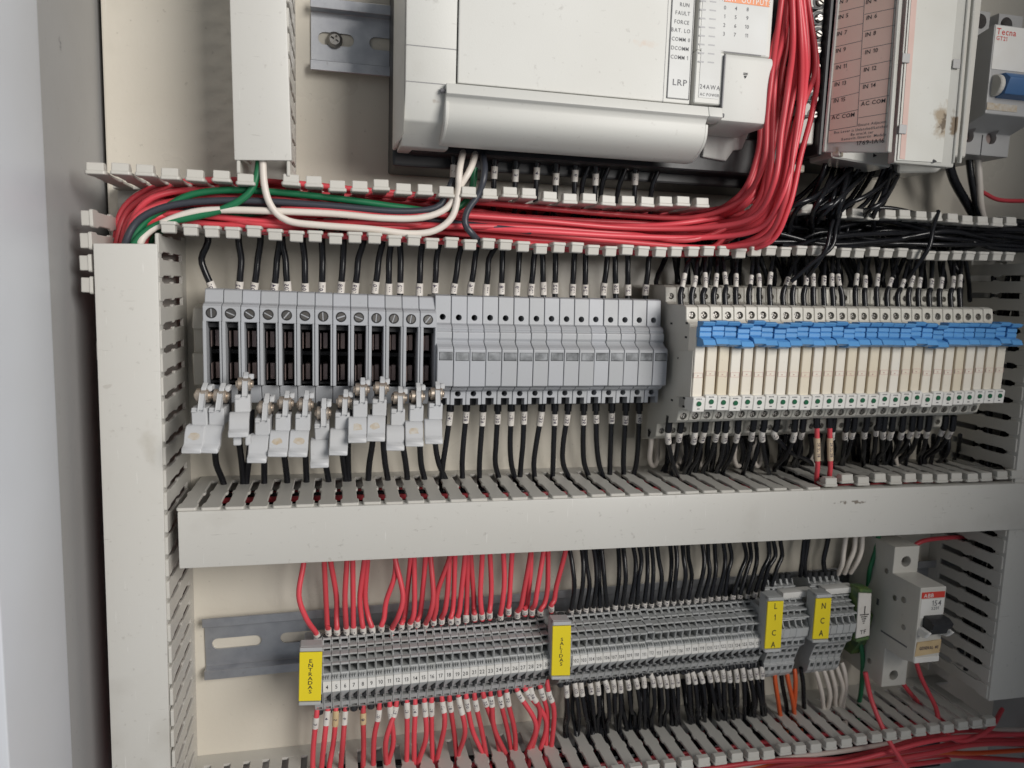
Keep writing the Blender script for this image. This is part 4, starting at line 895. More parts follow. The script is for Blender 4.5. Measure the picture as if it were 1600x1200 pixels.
rg = MB().add(*(lambda n, r0, r1: ([(r*math.cos(2*PI*i/n), -58.2, r*math.sin(2*PI*i/n)) for r in (r0, r1) for i in range(n)], [(i, (i+1) % n, (i+1) % n+n, i+n) for i in range(n)]))(18, 2.4, 3.7)).mesh('screw_washer', 'black', recalc=False)
for k in range(9):
    y = 180-25.2*k
    q = W(1271+k*1.3, y, 58)-b2
    part('screw', sc2, R, (q.x, 0, q.z), (0, random.uniform(0, 3), 0)); part('screw_washer', rg, R, (q.x, 0, q.z))
# ------------------------------------------------------------------ two input modules with hinged label doors
b3 = Vector((X(1290, 240, 45), 0, Zz(1290, 250, 45)))
R = thing('input_module', b3, 'input module with its pinkish label door ajar, listing numbered inputs', 'input module', 'modules right of the controller')
part('body', MB().box(X(1288, 120, 50)-b3.x, X(1398, 120, 60)-b3.x, 0, 120, 1, 62).mesh('body', 'black', bevel=.8), R)
part('lower_edge', MB().slab([W(1300, 246, 66)-b3, W(1392, 262, 66)-b3, W(1398, 225, 66)-b3, W(1300, 222, 66)-b3], 20).mesh('lower_edge', 'clear', bevel=.8), R)
part('arrow', MB().face([(-1, 1), (-1, -1), (1.2, 0)], 0, .12).mesh('arrow', 'ink'), R, W(1367, 243, 66.1)-b3)
D = [W(1286, 236, 80), W(1380, 226, 106), W(1402, -40, 106), W(1311, -40, 80)]
def on_door(px_, py_):                                            # photo pixel onto the plane of the ajar door
    r = Vector((px_-CX, py_-CY, F)); v = Vector((r.dot(_H), r.dot(_N), -r.dot(_V)))
    c0 = D[0]+Vector((0, DIST, 0)); nn = (D[1]-D[0]).cross(D[3]-D[0])
    t = c0.dot(nn)/v.dot(nn); return v*t-Vector((0, DIST, 0))
du = (D[1]-D[0]).normalized(); dn = du.cross(D[3]-D[0]).normalized(); dv = dn.cross(du)
Dq = [on_door(1286, 238), on_door(1391, 238), on_door(1411, -40), on_door(1312, -40)]
dr = part('label_door', MB().slab([q-b3 for q in Dq], 1.6).mesh('label_door', 'clear', bevel=.5, seg=2), R)
ru = MB()
for a, c_, s in ((Dq[0], Dq[3], 1), (Dq[1], Dq[2], -1)): ru.slab([a-b3+dn*1.2+(du*0 if s > 0 else -du*1.6), a-b3+dn*1.2+(du*1.6 if s > 0 else du*0), c_-b3+dn*1.2+(du*1.6 if s > 0 else du*0), c_-b3+dn*1.2+(du*0 if s > 0 else -du*1.6)], 2.2)
part('door_rim', ru.mesh('door_rim', 'clear', bevel=.4, org=(0, 0, 0)), R)
Lq = [on_door(1295, 223), on_door(1381, 219), on_door(1401, -40), on_door(1310, -40)]
lb = part('door_label', MB().slab([q-b3+dn*.5 for q in Lq], .4).mesh('door_label', 'pink'), R)
gl = MB()
def dline(a, c_, wd=.22):
    p, q = on_door(*a)+dn*.55-b3, on_door(*c_)+dn*.55-b3; t = (q-p).normalized(); sd = dn.cross(t)*wd/2
    gl.slab([p-sd, q-sd, q+sd, p+sd], .12)
K = zp(4.6167, 1280, 0)
for l0, l1 in (((127, 93), (325, 46)), ((118, 217), (318, 172)), ((108, 343), (312, 296)), ((100, 467), (303, 423)), ((97, 592), (298, 546)), ((90, 717), (290, 668)), ((82, 838), (283, 792)), ((77, 943), (278, 910)),
               ((330, 106), (553, 60)), ((325, 228), (545, 184)), ((318, 355), (535, 312)), ((308, 482), (525, 437)), ((300, 607), (517, 565)), ((293, 730), (507, 690)), ((285, 852), (495, 818))):
    dline(K(*l0), K(*l1))
dline(K(128, -40), K(76, 943)); dline(K(333, -40), K(278, 910)); dline(K(562, -40), K(508, 770))
part('label_grid', gl.mesh('label_grid', 'greyink'), lb)
for s, x, y in (('IN 3', 168, 10), ('IN 5', 170, 118), ('IN 7', 160, 240), ('IN 9', 152, 362), ('IN 11', 155, 482), ('IN 13', 148, 604), ('IN 15', 142, 722), ('AC COM', 167, 838),
                ('IN 4', 372, 8), ('IN 6', 375, 122), ('IN 8', 367, 245), ('IN 10', 373, 370), ('IN 12', 363, 497), ('IN 14', 357, 620), ('AC COM', 384, 738)):
    lettering(s, 2.7, on_door(*K(x+9, y))-b3+dn*.55, lb, 'ink', u=du, v=dv, stretch=.98, lift=.06)
for s, x, y in (('Ensure Adjacent', 388, 890), ('Bus Lever is Unlatched/Latched', 300, 934), ('Before/After', 313, 962), ('Removing/Inserting Module', 322, 988)):
    lettering(s, 1.75, on_door(*K(x, y))-b3+dn*.55, lb, 'greyink', u=du, v=dv, stretch=.98, lift=.06)
lettering('1769-IA16', 2.7, on_door(*K(372, 1024))-b3+dn*.55, lb, 'ink', u=du, v=dv, stretch=1.15, lift=.06)
part('latch', MB().slab([on_door(1300, 244)-b3, on_door(1312, 244)-b3, on_door(1312, 228)-b3, on_door(1300, 228)-b3], 4).mesh('latch', 'rust', bevel=.5), R)
b4 = Vector((X(1400, 250, 45), 0, Zz(1400, 262, 45)))
R = thing('input_module', b4, 'input module with a blank stained cover, right of the pinkish label door', 'input module', 'modules right of the controller')
part('body', MB().box(X(1404, 120, 50)-b4.x, X(1500, 120, 60)-b4.x, 3, 125, 1, 70).mesh('body', 'breaker', bevel=.8), R)
part('lower_edge', MB().face([(X(1400, 262, 50)-b4.x, 4), (X(1400, 262, 50)-b4.x, -4), (X(1460, 272, 50)-b4.x, -2), (X(1482, 258, 50)-b4.x, 4)], 20, 52).mesh('lower_edge', 'clear', bevel=.8), R)
q = [W(1397, 254, 84), W(1490, 262, 84), W(1516, -40, 84), W(1420, -40, 84)]
q = [p-b4 for p in q]
part('label_door', MB().slab(q, 5).mesh('label_door', 'clear', bevel=.9, seg=2), R)
q2 = [W(1402, 250, 84.6), W(1472, 254, 84.6), W(1500, -40, 84.6), W(1424, -40, 84.6)]
lb = part('door_label', MB().slab([p-b4 for p in q2], .4).mesh('door_label', 'oldpaper'), R)
q3 = [W(1406, 248, 84.8), W(1414, 249, 84.8), W(1436, -40, 84.8), W(1427, -40, 84.8)]
part('pink_margin', MB().slab([p-b4 for p in q3], .3).mesh('pink_margin', 'pinkstrip'), R)
for k, (x, wd) in enumerate(((1487, 1.0), (1497, 1.4))):
    a, c_ = W(x, 255, 84), W(x+26, -40, 84)
    e = Vector((wd, 0, 0))
    part('door_rim', MB().slab([a-b4+Vector((0, -1, 0)), a+e-b4+Vector((0, -1, 0)), c_+e-b4+Vector((0, -1, 0)), c_-b4+Vector((0, -1, 0))], 2.2).mesh('door_rim', 'clear', bevel=.3), R)
for x, y in ((1415, 91), (1410, 202), (1494, 100)):
    p = W(x, y, 85); part('clip_notch', MB().box(-2.2, 2.2, -2.2, 2.2, 0, .5).mesh('clip_notch', 'breakerdim', bevel=.2), R, p-b4)
part('arrow', MB().face([(-1, 1), (-1, -1), (1.2, 0)], 0, .12).mesh('arrow', 'ink'), R, W(1461, 252, 85)-b4)
# ------------------------------------------------------------------ wiring
rnd = random.Random(11)
def PT3(seq): return [W(x, y, d) for x, y, d in seq]
G1 = 'black wires above the fuse holders'; G2 = 'black wires below the fuse holders'
tops = [325, 373, 407, 437, 441, 473, 503, 537, 568, 598, 611, 625, 660, 687, 722, 746, 777, 786, 813, 839, 846, 867, 899, 917, 953, 959, 980, 1022]
mids = [315, 377, 403, 433, 446, 476, 504, 536, 560, 592, 608, 626, 657, 682, 716, 742, 764, 785, 811, 834, 848, 868, 897, 915, 949, 961, 981, 1014]
bots = [335, 373, 396, 428, 450, 477, 503, 532, 554, 585, 607, 625, 655, 679, 708, 734, 759, 783, 807, 829, 849, 867, 894, 914, 942, 962, 981, 1008]
for i in range(28):
    q = PT3([(bots[i], 470, 26), (bots[i]+(mids[i]-bots[i])*.12, 452, 26), (mids[i]+(bots[i]-mids[i])*.35, 428, 27), (mids[i], 404, 27), (tops[i], 378, 28), (tops[i]+rnd.uniform(-3, 3), 345, 26), (tops[i]+rnd.uniform(-25, 25), 325, 18)])
    which = ORD[i+1]+' open fuse holder from the left' if i < 13 else ORD[i-12]+' closed fuse holder from the open ones'
    wire(q, 1.62 if i < 13 else 1.55, 'blackw', 'black wire into the top of the ' + which, G1, (3.2+rnd.uniform(-.6, .8), 9.6+rnd.uniform(-.8, .8)), text=str(101+i), n=9)
bw = [(332, 336, 338, 350), (372, 374, 378, 380), (393, 391, 388, 385), (414, 413, 413, 413), (440, 442, 446, 449), (476, 477, 478, 479), (504, 506, 509, 514), (531, 533, 537, 541), (547, 544, 544, 545), (583, 582, 577, 575), (600, 599, 602, 607), (627, 629, 634, 637), (655, 656, 658, 665),
      (679, 680, 686, 699), (729, 724, 722, 723), (755, 751, 749, 749), (778, 775, 774, 782), (799, 797, 799, 806), (819, 817, 814, 812), (847, 838, 834, 836), (867, 865, 864, 863), (888, 880, 880, 893), (912, 911, 913, 924), (931, 932, 936, 945), (956, 954, 953, 953), (978, 975, 974, 975), (999, 997, 994, 987), (704, 697, 692, 689)]
for i, (a, b_, c_, e) in enumerate(bw):
    n13 = i < 14
    y0 = 640 if i < 13 else 628
    q = PT3([(a, y0, 27), (a+(b_-a)*.2, y0+22, 27), (b_, 692, 25), (c_, 725, 22), (e, 757, 18), (e+rnd.uniform(-2, 2), 790, 20), (e+rnd.uniform(-10, 10), 830, 25)])
    if i < 13: w_ = ORD[i+1] + ' open fuse holder from the left'
    elif i == 13: w_ = 'last open fuse holder'
    elif i == 27: w_ = 'first closed fuse holder'
    else: w_ = ORD[i-12] + ' closed fuse holder from the open ones'
    wire(q, 1.6 if i < 13 else 1.5, 'blackw', 'black wire hanging below the ' + w_, G2,
         None if i < 14 else (4.6+rnd.uniform(-.5, 3), 10.2+rnd.uniform(0, 3)), None if i < 14 else (0, 5.0), text=str(114+i), n=9)
# relay wires, upper row
K8 = zp(2.6667, 1000, 380)
fx = [165, 212, 258, 303, 350, 395, 450, 492, 537, 592, 632, 678, 718, 762, 800, 838, 893, 932, 982, 1025, 1070, 1115, 1155, 1200, 1243, 1290, 1328]
sx = [(178, 170), (228, 160), (272, 175), (315, 170), (358, 170), (400, 165), (460, 165), (497, 155), (540, 165), (612, 155), (642, 160), (693, 155), (722, 160), (765, 165), (799, 165), (828, 155), (900, 165), (938, 170), (987, 165), (1043, 160), (1093, 170), (1130, 165), (1165, 160), (1213, 172), (1255, 165), (1303, 170), (1332, 170)]
tx = [222, 245, 272, 325, 345, 405, 470, 490, 555, 665, 640, 700, 728, 770, 803, 826, 915, 950, 1003, 1080, 1130, 1158, 1190, 1225, 1265, 1306, 1338]
for i in range(27):
    a = K8(fx[i]+6, 268); b_ = K8(fx[i]+3, 215); c_ = K8(*sx[i]); e = K8(tx[i], 70)
    q = PT3([(*a, 54), (*b_, 53), (c_[0], c_[1]+2, 51), ((c_[0]+e[0])/2+rnd.uniform(-2, 2), 415, 45), (e[0], 398, 34), (e[0]+rnd.uniform(-4, 4), 366, 28), (e[0]+rnd.uniform(-30, 30), 350, 20)])
    wire(q, 1.05, 'blackw', 'thin black sleeved wire above the relay row, %s from the left' % ORD[i+1], 'black wires above the relays', (11.2+rnd.uniform(-1, 1.5), 18.5+rnd.uniform(-1, 1.5)), (0, 10.6), text=str(131+i), size=2.6)
# relay wires, lower row
bx = [(117, 820, 165, 1010), (163, 808, 130, 960), (225, 818, 185, 970), (262, 805, 200, 975), (318, 800, 262, 960), (352, 810, 320, 960), (405, 800, 345, 965), (468, 785, 425, 990), (508, 805, 545, 1000), (560, 800, 715, 925), (640, 810, 560, 950), (675, 790, 640, 930),
      (800, 800, 800, 930), (855, 790, 840, 930), (885, 790, 845, 925), (935, 790, 930, 920), (985, 775, 970, 915), (1012, 790, 1015, 910), (1045, 795, 985, 910), (1090, 790, 1050, 905), (1130, 785, 1060, 900), (1160, 780, 1110, 905), (1195, 790, 1165, 905), (1262, 775, 1180, 900), (1293, 787, 1190, 905)]
for i, (x, y, ex, ey) in enumerate(bx):
    f0 = K8(x+rnd.uniform(2, 9), 735); s = K8(x, y); m = K8((x*1.1+ex*.9)/2, (y+ey)/2+10); e = K8(ex, ey-8)
    q = PT3([(f0[0]+2, f0[1]-6, 52), (f0[0], f0[1]+12, 51), (*s, 49), (*m, 38), (*e, 24), (e[0]+rnd.uniform(-2, 8), e[1]+28, 22), (e[0]+rnd.uniform(0, 16), e[1]+70, 24)])
    wire(q, 1.35, 'blackw', 'black wire with white sleeve hanging below the relay row, %s from its left end' % ORD[i+1], 'black wires below the relays', (9.5+rnd.uniform(-.5, .8), 16+rnd.uniform(-1, 1)), (0, 9), text=str(161+i), size=2.7)
for k, (x0, lab) in enumerate(((1277, 'left'), (1297, 'right'))):
    q = PT3([(x0-1, 650, 56), (x0-.5, 672, 56), (x0, 700, 56), (x0+.5, 730, 55), (x0-1, 745, 52), (x0, 775, 40), (x0+6, 810, 30)])
    wire(q, 1.35, 'redw', 'red wire in a row of cream number rings below the relays, %s one of two' % lab, 'red wires below the relays', (12.5, 25.5), (0, 6.6), text='26 27 28', sl_mat='cream', size=2.0)
lx = [1016, 1052, 1092, 1148, 1178, 1268, 1400]
for i, x in enumerate(lx):
    q = PT3([(x+2, 672, 30), (x+1, 695, 26), (x-1, 716, 24), (x+4, 728, 20), (x+10, 722, 14), (x+12, 700, 10), (x+13, 680, 10)])
    wire(q, 1.45, 'whitew', ('yellowed white wire loop at the left end of the relays, clear of the black wires' if i == 0 else 'white wire loop hanging behind the black wires below the relays'), 'white wire loops below the relays', None, (0, 4))
MANY = []
for i in range(44):
    x = 1042+i*10.6+rnd.uniform(-8, 8)
    q = PT3([(x, 680, rnd.uniform(26, 38)), (x+rnd.uniform(-6, 6), 708, rnd.uniform(12, 32)), (x+rnd.uniform(-25, 5), 745-i*.3, rnd.uniform(10, 22)), (x+rnd.uniform(-20, 10), 780, 20)])
    MANY.append(q)
bunch('black_wires', 'mass of black wires in the shade behind the sleeved wires below the relays', MANY, 1.45, 'blackw')
# terminal strip, red wires above
Z2 = zp(3.3326, 440, 840)
rt = [((115, 130), (90, 300), (190, 520)), ((222, 125), (235, 400), (243, 500)), ((255, 120), (285, 300), (288, 495)), ((340, 115), (330, 300), (338, 495)), ((370, 115), (372, 300), (375, 495)), ((432, 110), (408, 300), (425, 490)), ((448, 110), (435, 300), (474, 490)),
      ((590, 190), (545, 330), (518, 480)), ((590, 100), (632, 300), (570, 495)), ((672, 95), (650, 330), (622, 475)), ((690, 95), (692, 350), (668, 465)), ((750, 95), (730, 330), (705, 455)), ((775, 90), (790, 300), (747, 470)), ((880, 80), (815, 270), (790, 445)), ((872, 150), (862, 300), (832, 440)), ((903, 80), (897, 300), (880, 440)),
      ((955, 100), (935, 290), (915, 440)), ((970, 75), (965, 300), (960, 430)), ((985, 75), (1000, 300), (1004, 420)), ((1045, 70), (1035, 280), (1043, 415)), ((1085, 70), (1092, 250), (1082, 410)), ((1155, 65), (1160, 220), (1138, 420)), ((1200, 60), (1190, 250), (1180, 390)), ((1298, 55), (1262, 280), (1225, 410)), ((1298, 150), (1285, 300), (1265, 390)), ((1365, 50), (1332, 270), (1302, 395)), ((1388, 50), (1385, 260), (1345, 400)), ((1480, 45), (1432, 250), (1402, 375))]
for i, (a, b_, c_) in enumerate(rt):
    a, b_, c_ = Z2(*a), Z2(*b_), Z2(*c_)
    dd = 34 if i in (0, 8, 12) else rnd.uniform(24, 33)
    yl = 889-.047*(a[0]-280)
    q = PT3([(c_[0]+.5, c_[1]+4, 26), (c_[0]+(b_[0]-c_[0])*.12, c_[1]-8, 28), (b_[0]+(c_[0]-b_[0])*.4, (b_[1]+c_[1])/2+4, dd), (b_[0], b_[1], dd), (a[0], max(a[1], yl-2), 30), (a[0]+rnd.uniform(-2, 2), yl-25, 28), (a[0]+rnd.uniform(-6, 6), yl-60, 28)])
    wire(q, 1.42, 'redw', 'red wire above the terminal strip, down to %s' % (('the %s numbered block from ENTRADAS' % ORD[i]) if i else 'the block under the yellow ENTRADAS tag'), 'red wires above the terminal strip', (1.4, 4.6+rnd.uniform(0, 1.4)), text=str(i+3), size=2.2, n=9)
# red wires below
rb = [((188, 880), (180, 945), (166, 1080), (162, 1200)), ((243, 870), (237, 925), (222, 1060), (208, 1200)), ((285, 870), (280, 960), (268, 1080), (248, 1200)), ((333, 870), (327, 960), (318, 1080), (308, 1200)), ((425, 860), (425, 970), (427, 1080), (424, 1200)), ((512, 845), (503, 935), (482, 1040), (478, 1200)), ((560, 840), (566, 905), (582, 1060), (552, 1190)),
      ((602, 835), (590, 905), (543, 1060), (548, 1200)), ((650, 830), (653, 915), (653, 1050), (650, 1200)), ((693, 825), (695, 910), (690, 1050), (692, 1200)), ((740, 820), (745, 880), (752, 1040), (705, 1200)), ((782, 815), (780, 885), (782, 1040), (788, 1190)), ((828, 810), (838, 865), (848, 980), (800, 1200)), ((870, 805), (878, 875), (900, 1030), (915, 1200)), ((915, 800), (925, 855), (955, 1010), (915, 1150)), ((957, 795), (967, 870), (1000, 1020), (1085, 1200)),
      ((1000, 795), (1010, 865), (1045, 1020), (1075, 1200)), ((1043, 785), (1056, 840), (1110, 1000), (1145, 1170)), ((1083, 785), (1095, 870), (1110, 1000), (1190, 1180)), ((1128, 775), (1143, 865), (1180, 1020), (1208, 1200)), ((1165, 770), (1180, 860), (1215, 1020), (1216, 1200)), ((1210, 765), (1238, 820), (1325, 980), (1265, 1150)), ((1252, 760), (1278, 805), (1378, 960), (1330, 1160)), ((1290, 755), (1303, 815), (1345, 920), (1290, 1160)), ((1333, 750), (1357, 815), (1385, 930), (1375, 1150)), ((1380, 755), (1392, 815), (1420, 920), (1395, 1190))]
nums = [3, 4, 5, 6, 8, 10, 11, 12, 13, 14, 15, 16, 17, 18, 19, 20, 21, 22, 23, 24, 25, 26, 27, 28, 29, 30]
for i, r_ in enumerate(rb):
    a, b_, c_, e = [Z2(*p) for p in r_]
    dd = rnd.uniform(26, 34)
    q = PT3([(a[0], a[1]-5, 29), (*b_, 31), (*c_, dd), (*e, 25), (e[0]+rnd.uniform(-3, 3), e[1]+34, 24), (e[0]+rnd.uniform(-8, 8), e[1]+80, 30)])
    wire(q, 1.42, 'redw', 'red wire with handwritten sleeve hanging below the strip, %s from the ENTRADAS tag' % ORD[i+1], 'red wires below the terminal strip', (5.2+rnd.uniform(-1, 2), 12.6+rnd.uniform(-1, 2)), text=str(nums[i]), sl_mat='tape' if nums[i] in (8, 5) else 'sleeve', size=2.5, n=9)
# black wires above and below the right hand strip
Z3 = zp(3.3325, 840, 840)
bt_ = [165, 228, 250, 290, 310, 330, 420, 445, 495, 525, 568, 590, 622, 690, 718, 755, 782, 855, 885, 920, 965, 995, 1070, 1100, 1135, 1200, 1225, 1262]
for i in range(28):
    f = i/27
    a = Z3(bt_[i], 50-f*45); c_ = Z3(172+f*1030, 392-f*98)
    mx = (a[0]*.55+c_[0]*.45)+rnd.uniform(1, 7); d1 = rnd.uniform(24, 36)
    q = PT3([(c_[0], c_[1]+7, 26), (c_[0]+(mx-c_[0])*.25, c_[1]-9, 27), (mx, c_[1]-42, d1), (a[0]+rnd.uniform(1, 5), a[1]+26, d1-2), (a[0], a[1]-4, 28), (a[0]+rnd.uniform(-3, 3), a[1]-45, 28)])
    wire(q, 1.3, 'blackw', 'black wire above the terminal strip, down to ' + (('the %s numbered block from SALIDAS' % ORD[i]) if 0 < i < 27 else ('the terminal under the yellow SALIDAS tag' if i == 0 else 'the unnumbered terminal by the L1 CA tag')), 'black wires above the terminal strip', (1.6, 4.4+rnd.uniform(0, 1.2)), text=str(101+i), size=2.0, n=9)
sb = [(150, 790), (198, 790), (228, 790), (275, 770), (313, 770), (365, 795), (395, 755), (430, 755), (470, 755), (512, 745), (552, 735), (598, 735), (632, 730), (668, 745), (697, 735), (728, 740), (780, 715), (818, 740), (858, 745), (893, 710), (932, 725), (965, 705), (998, 715), (1036, 715), (1072, 715), (1105, 705), (1138, 705), (1168, 700)]
for i, (x, y) in enumerate(sb):
    f = i/27
    a = Z3(148+f*1020, 738-f*88); s = Z3(x, y)
    ex = s[0]+rnd.uniform(-2, 14)-(8 if i in (0, 1) else 0); ey = 1146-f*22+rnd.uniform(-4, 6)
    q = PT3([(a[0], a[1]-3, 29), (*s, 31), (s[0]+rnd.uniform(0, 5)+(ex-s[0])*.3, s[1]+42, 30), (ex, ey-18, 24), (ex+rnd.uniform(-2, 6), ey+14, 18), (ex+rnd.uniform(0, 14), ey+56, 24)])
    wire(q, 1.3, 'blackw', 'black wire with white sleeve hanging below ' + (('the %s numbered block from SALIDAS' % ORD[i]) if 0 < i < 27 else ('the yellow SALIDAS tag' if i == 0 else 'the unnumbered terminal by the L1 CA tag')), 'black wires below the terminal strip', (3.2+rnd.uniform(0, 1), 10.4+rnd.uniform(0, 1.5)), (0, 2.4), text=str(101+i), size=2.5, n=9)
MANY = []
for i in range(26):
    x = 890+i*11.6+rnd.uniform(-8, 8)
    q = PT3([(x, 1075-i*.9, 14), (x+rnd.uniform(-5, 10), 1110-i*.6, rnd.uniform(8, 24)), (x+rnd.uniform(-5, 16), 1150-i*.6, 20), (x+rnd.uniform(0, 20), 1190, 24)])
    MANY.append(q)
bunch('black_wires', 'mass of black wires in the shade behind the sleeved wires under the SALIDAS terminals', MANY, 1.45, 'blackw')
# L1 CA, N CA and earth wires
Z7 = zp(4, 960, 1040)
for i, (m, seq, lab) in enumerate((
    ('orangew', ((1000, 35), (1005, 100), (1022, 210), (1042, 330), (1085, 440)), 'orange wire below the L1 CA blocks, leftmost of three'),
    ('orangew', ((1075, 35), (1085, 90), (1112, 210), (1130, 320), (1170, 420)), 'orange wire below the L1 CA blocks, middle of three'),
    ('orangew', ((1125, 35), (1132, 90), (1128, 200), (1122, 300), (1140, 390)), 'orange wire below the L1 CA blocks, rightmost of three'),
    ('blackw', ((1040, 40), (1050, 120), (1075, 250), (1090, 380)), 'black wire between the orange wires below the L1 CA blocks'),
    ('blackw', ((1165, 30), (1180, 120), (1185, 250), (1210, 380)), 'black wire right of the orange wires below the L1 CA blocks'),
    ('whitew', ((1240, 12), (1270, 70), (1298, 180), (1308, 270), (1342, 400)), 'white wire below the N CA blocks, first of five from the left'),
    ('whitew', ((1295, 12), (1322, 70), (1346, 170), (1335, 260), (1295, 330)), 'white wire below the N CA blocks, second of five from the left'),
    ('whitew', ((1340, 8), (1362, 60), (1382, 150), (1380, 240), (1400, 330)), 'white wire below the N CA blocks, third of five from the left'),
    ('whitew', ((1380, 2), (1405, 55), (1428, 140), (1412, 250), (1432, 372)), 'white wire below the N CA blocks, fourth of five from the left'),
    ('whitew', ((1420, -4), (1440, 45), (1450, 140), (1428, 240), (1440, 330)), 'white wire below the N CA blocks, fifth of five from the left'))):
    p = [Z7(*q) for q in seq]; ds = [26, 28, 27, 22, 17][:len(p)] if len(p) == 5 else [26, 24, 20, 16]
    q = PT3([(x, y-4 if k == 0 else y, ds[k]) for k, (x, y) in enumerate(p)] + [(p[-1][0]+8, p[-1][1]+40, 26)])
    wire(q, 1.42, m, lab, 'wires below the L1 CA and N CA blocks')
Z5 = zp(6, 1180, 860)
for m, seq, lab in (('whitew', ((775, 222), (815, 130), (828, 20), (850, -130)), 'white wire above the N CA blocks, leftmost of three'), ('whitew', ((835, 216), (880, 110), (925, 0), (940, -140)), 'white wire above the N CA blocks, middle of three'), ('whitew', ((890, 212), (955, 110), (995, 0), (1005, -140)), 'yellowed white wire above the N CA blocks, rightmost of three'),
                    ('blackw', ((470, 240), (462, 120), (480, 0), (500, -140)), 'black wire above the L1 CA blocks, right one of two'), ('blackw', ((420, 240), (440, 110), (450, 0), (470, -140)), 'black wire above the L1 CA blocks, left one of two'), ('blackw', ((655, 200), (640, 100), (665, -20), (690, -140)), 'black wire above the left end of the N CA blocks'),
                    ('greenw', ((1060, 330), (1075, 180), (1130, 0), (1160, -160)), 'green earth wire rising left of the circuit breaker')):
    q = PT3([(*Z5(*p), d) for p, d in zip(seq, (24, 28, 28, 28))]); wire(q, 1.45, m, lab, 'wires above the L1 CA and N CA blocks')
for m, seq, lab in (('greenw', ((1344, 1000, 28), (1348, 1030, 28), (1346, 1075, 24), (1340, 1120, 16), (1345, 1160, 24)), 'green earth wire hanging below the white earth tag'),
                    ('redw', ((1352, 1050, 40), (1362, 1095, 45), (1385, 1150, 56), (1410, 1190, 62), (1432, 1220, 62)), 'dusky red wire crossing in front of the bottom trunking left of the breaker'),
                    ('redw', ((1428, 1022, 40), (1440, 1060, 40), (1462, 1105, 42), (1470, 1135, 46), (1500, 1158, 50), (1545, 1140, 48), (1566, 1108, 36)), 'red wire looping from below the circuit breaker to the right'),
                    ('redw', ((1405, 1060, 30), (1420, 1080, 30), (1438, 1102, 24), (1450, 1130, 20)), 'short red wire from the lower terminal of the circuit breaker'),
                    ('redw', ((1420, 862, 26), (1440, 846, 26), (1485, 840, 24), (1560, 838, 18)), 'red wire leaving the top of the circuit breaker to the right'),
                    ('redw', ((1498, 764, 40), (1530, 750, 40), (1560, 740, 40), (1590, 728, 40)), 'red wire at the right end of the closed trunking below the relays')):
    wire(PT3(seq), 1.45, m, lab, 'loose wires around the circuit breaker')
# wires lying in the bottom trunking
for i in range(9):
    y0 = 1212+rnd.uniform(-8, 34); y1 = 1150+rnd.uniform(-6, 34); d = rnd.uniform(36, 56)
    m = 'orangew' if i == 4 else 'whitew' if i == 6 else 'redw'
    q = PT3([(880+rnd.uniform(-60, 60), y0+26, d), (1080, y0, d), (1200, (y0*.6+y1*.4), d+rnd.uniform(-3, 3)), (1330, (y0*.4+y1*.6)+rnd.uniform(-6, 6), d), (1450, y1+rnd.uniform(-5, 5), d), (1530, y1-6+rnd.uniform(-8, 8), d-6), (1660, y1-4+rnd.uniform(-14, 14), d-12)])
    wire(q, 1.5, m, {'redw': 'red wire lying along the open bottom trunking', 'orangew': 'orange wire lying along the open bottom trunking', 'whitew': 'white wire lying along the open bottom trunking'}[m], 'wires lying in the bottom trunking')
# main bundle in the upper trunking
ST = [(196, 1230, 252, 1230), (186, 800, 240, 800), (176, 430, 234, 430), (177, 380, 231, 380), (190, 330, 250, 358), (225, 299, 292, 354), (280, 285, 345, 357), (350, 281, 420, 363), (440, 285, 510, 368), (560, 296, 600, 372), (690, 308, 700, 378), (830, 322, 830, 386), (970, 331, 970, 394), (1080, 331, 1110, 397), (1152, 300, 1198, 384), (1184, 240, 1232, 325), (1190, 170, 1252, 240), (1200, 100, 1270, 170), (1216, 40, 1276, 100), (1226, -40, 1256, -40)]
NB = 36
for i in range(NB):
    t0 = (i+.5)/NB; d0 = rnd.uniform(16, 50); ph = rnd.uniform(0, 6.3); am = rnd.uniform(.05, .2)
    pts = []
    for k, (ux, uy, lx_, ly) in enumerate(ST):
        t = min(1, max(0, t0+am*(1.15 if k > 14 else 1)*math.sin(ph+k*.75)+rnd.uniform(-.03, .03)))
        d = d0 + rnd.uniform(-3, 3)
        if k < 3: d = min(d, 48)
        if k >= 15: d = 56+ (d0-16)*.9
        if k == 14: d = max(64, d0+22)
        if k == 13: d = d0+6
        if k >= len(ST)-2: d = 60+(d0-16)*.4
        pts.append(W(ux+(lx_-ux)*t, uy+(ly-uy)*t, d))
    if i % 9 == 3: pts = pts[9:]
    if i % 5 in (1, 4):                                      # these turn up behind the others and end at the terminals
        pts = pts[:-6] + [W(1165+rnd.uniform(0, 50), 300+rnd.uniform(-10, 20), 40), W(1200+rnd.uniform(-8, 30), 235, 44), W(1222+rnd.uniform(-10, 14), 150+rnd.uniform(-60, 40), 46)]
    m = 'greyw' if i == 20 else 'redw'
    if m == 'greyw': pts = pts[:12]
    wire(pts, 1.42, m, 'red wire in the thick bundle sweeping along the open trunking to the controller' if m == 'redw' else 'faded black wire in the red bundle of the open trunking', 'bundle in the upper trunking', n=8)
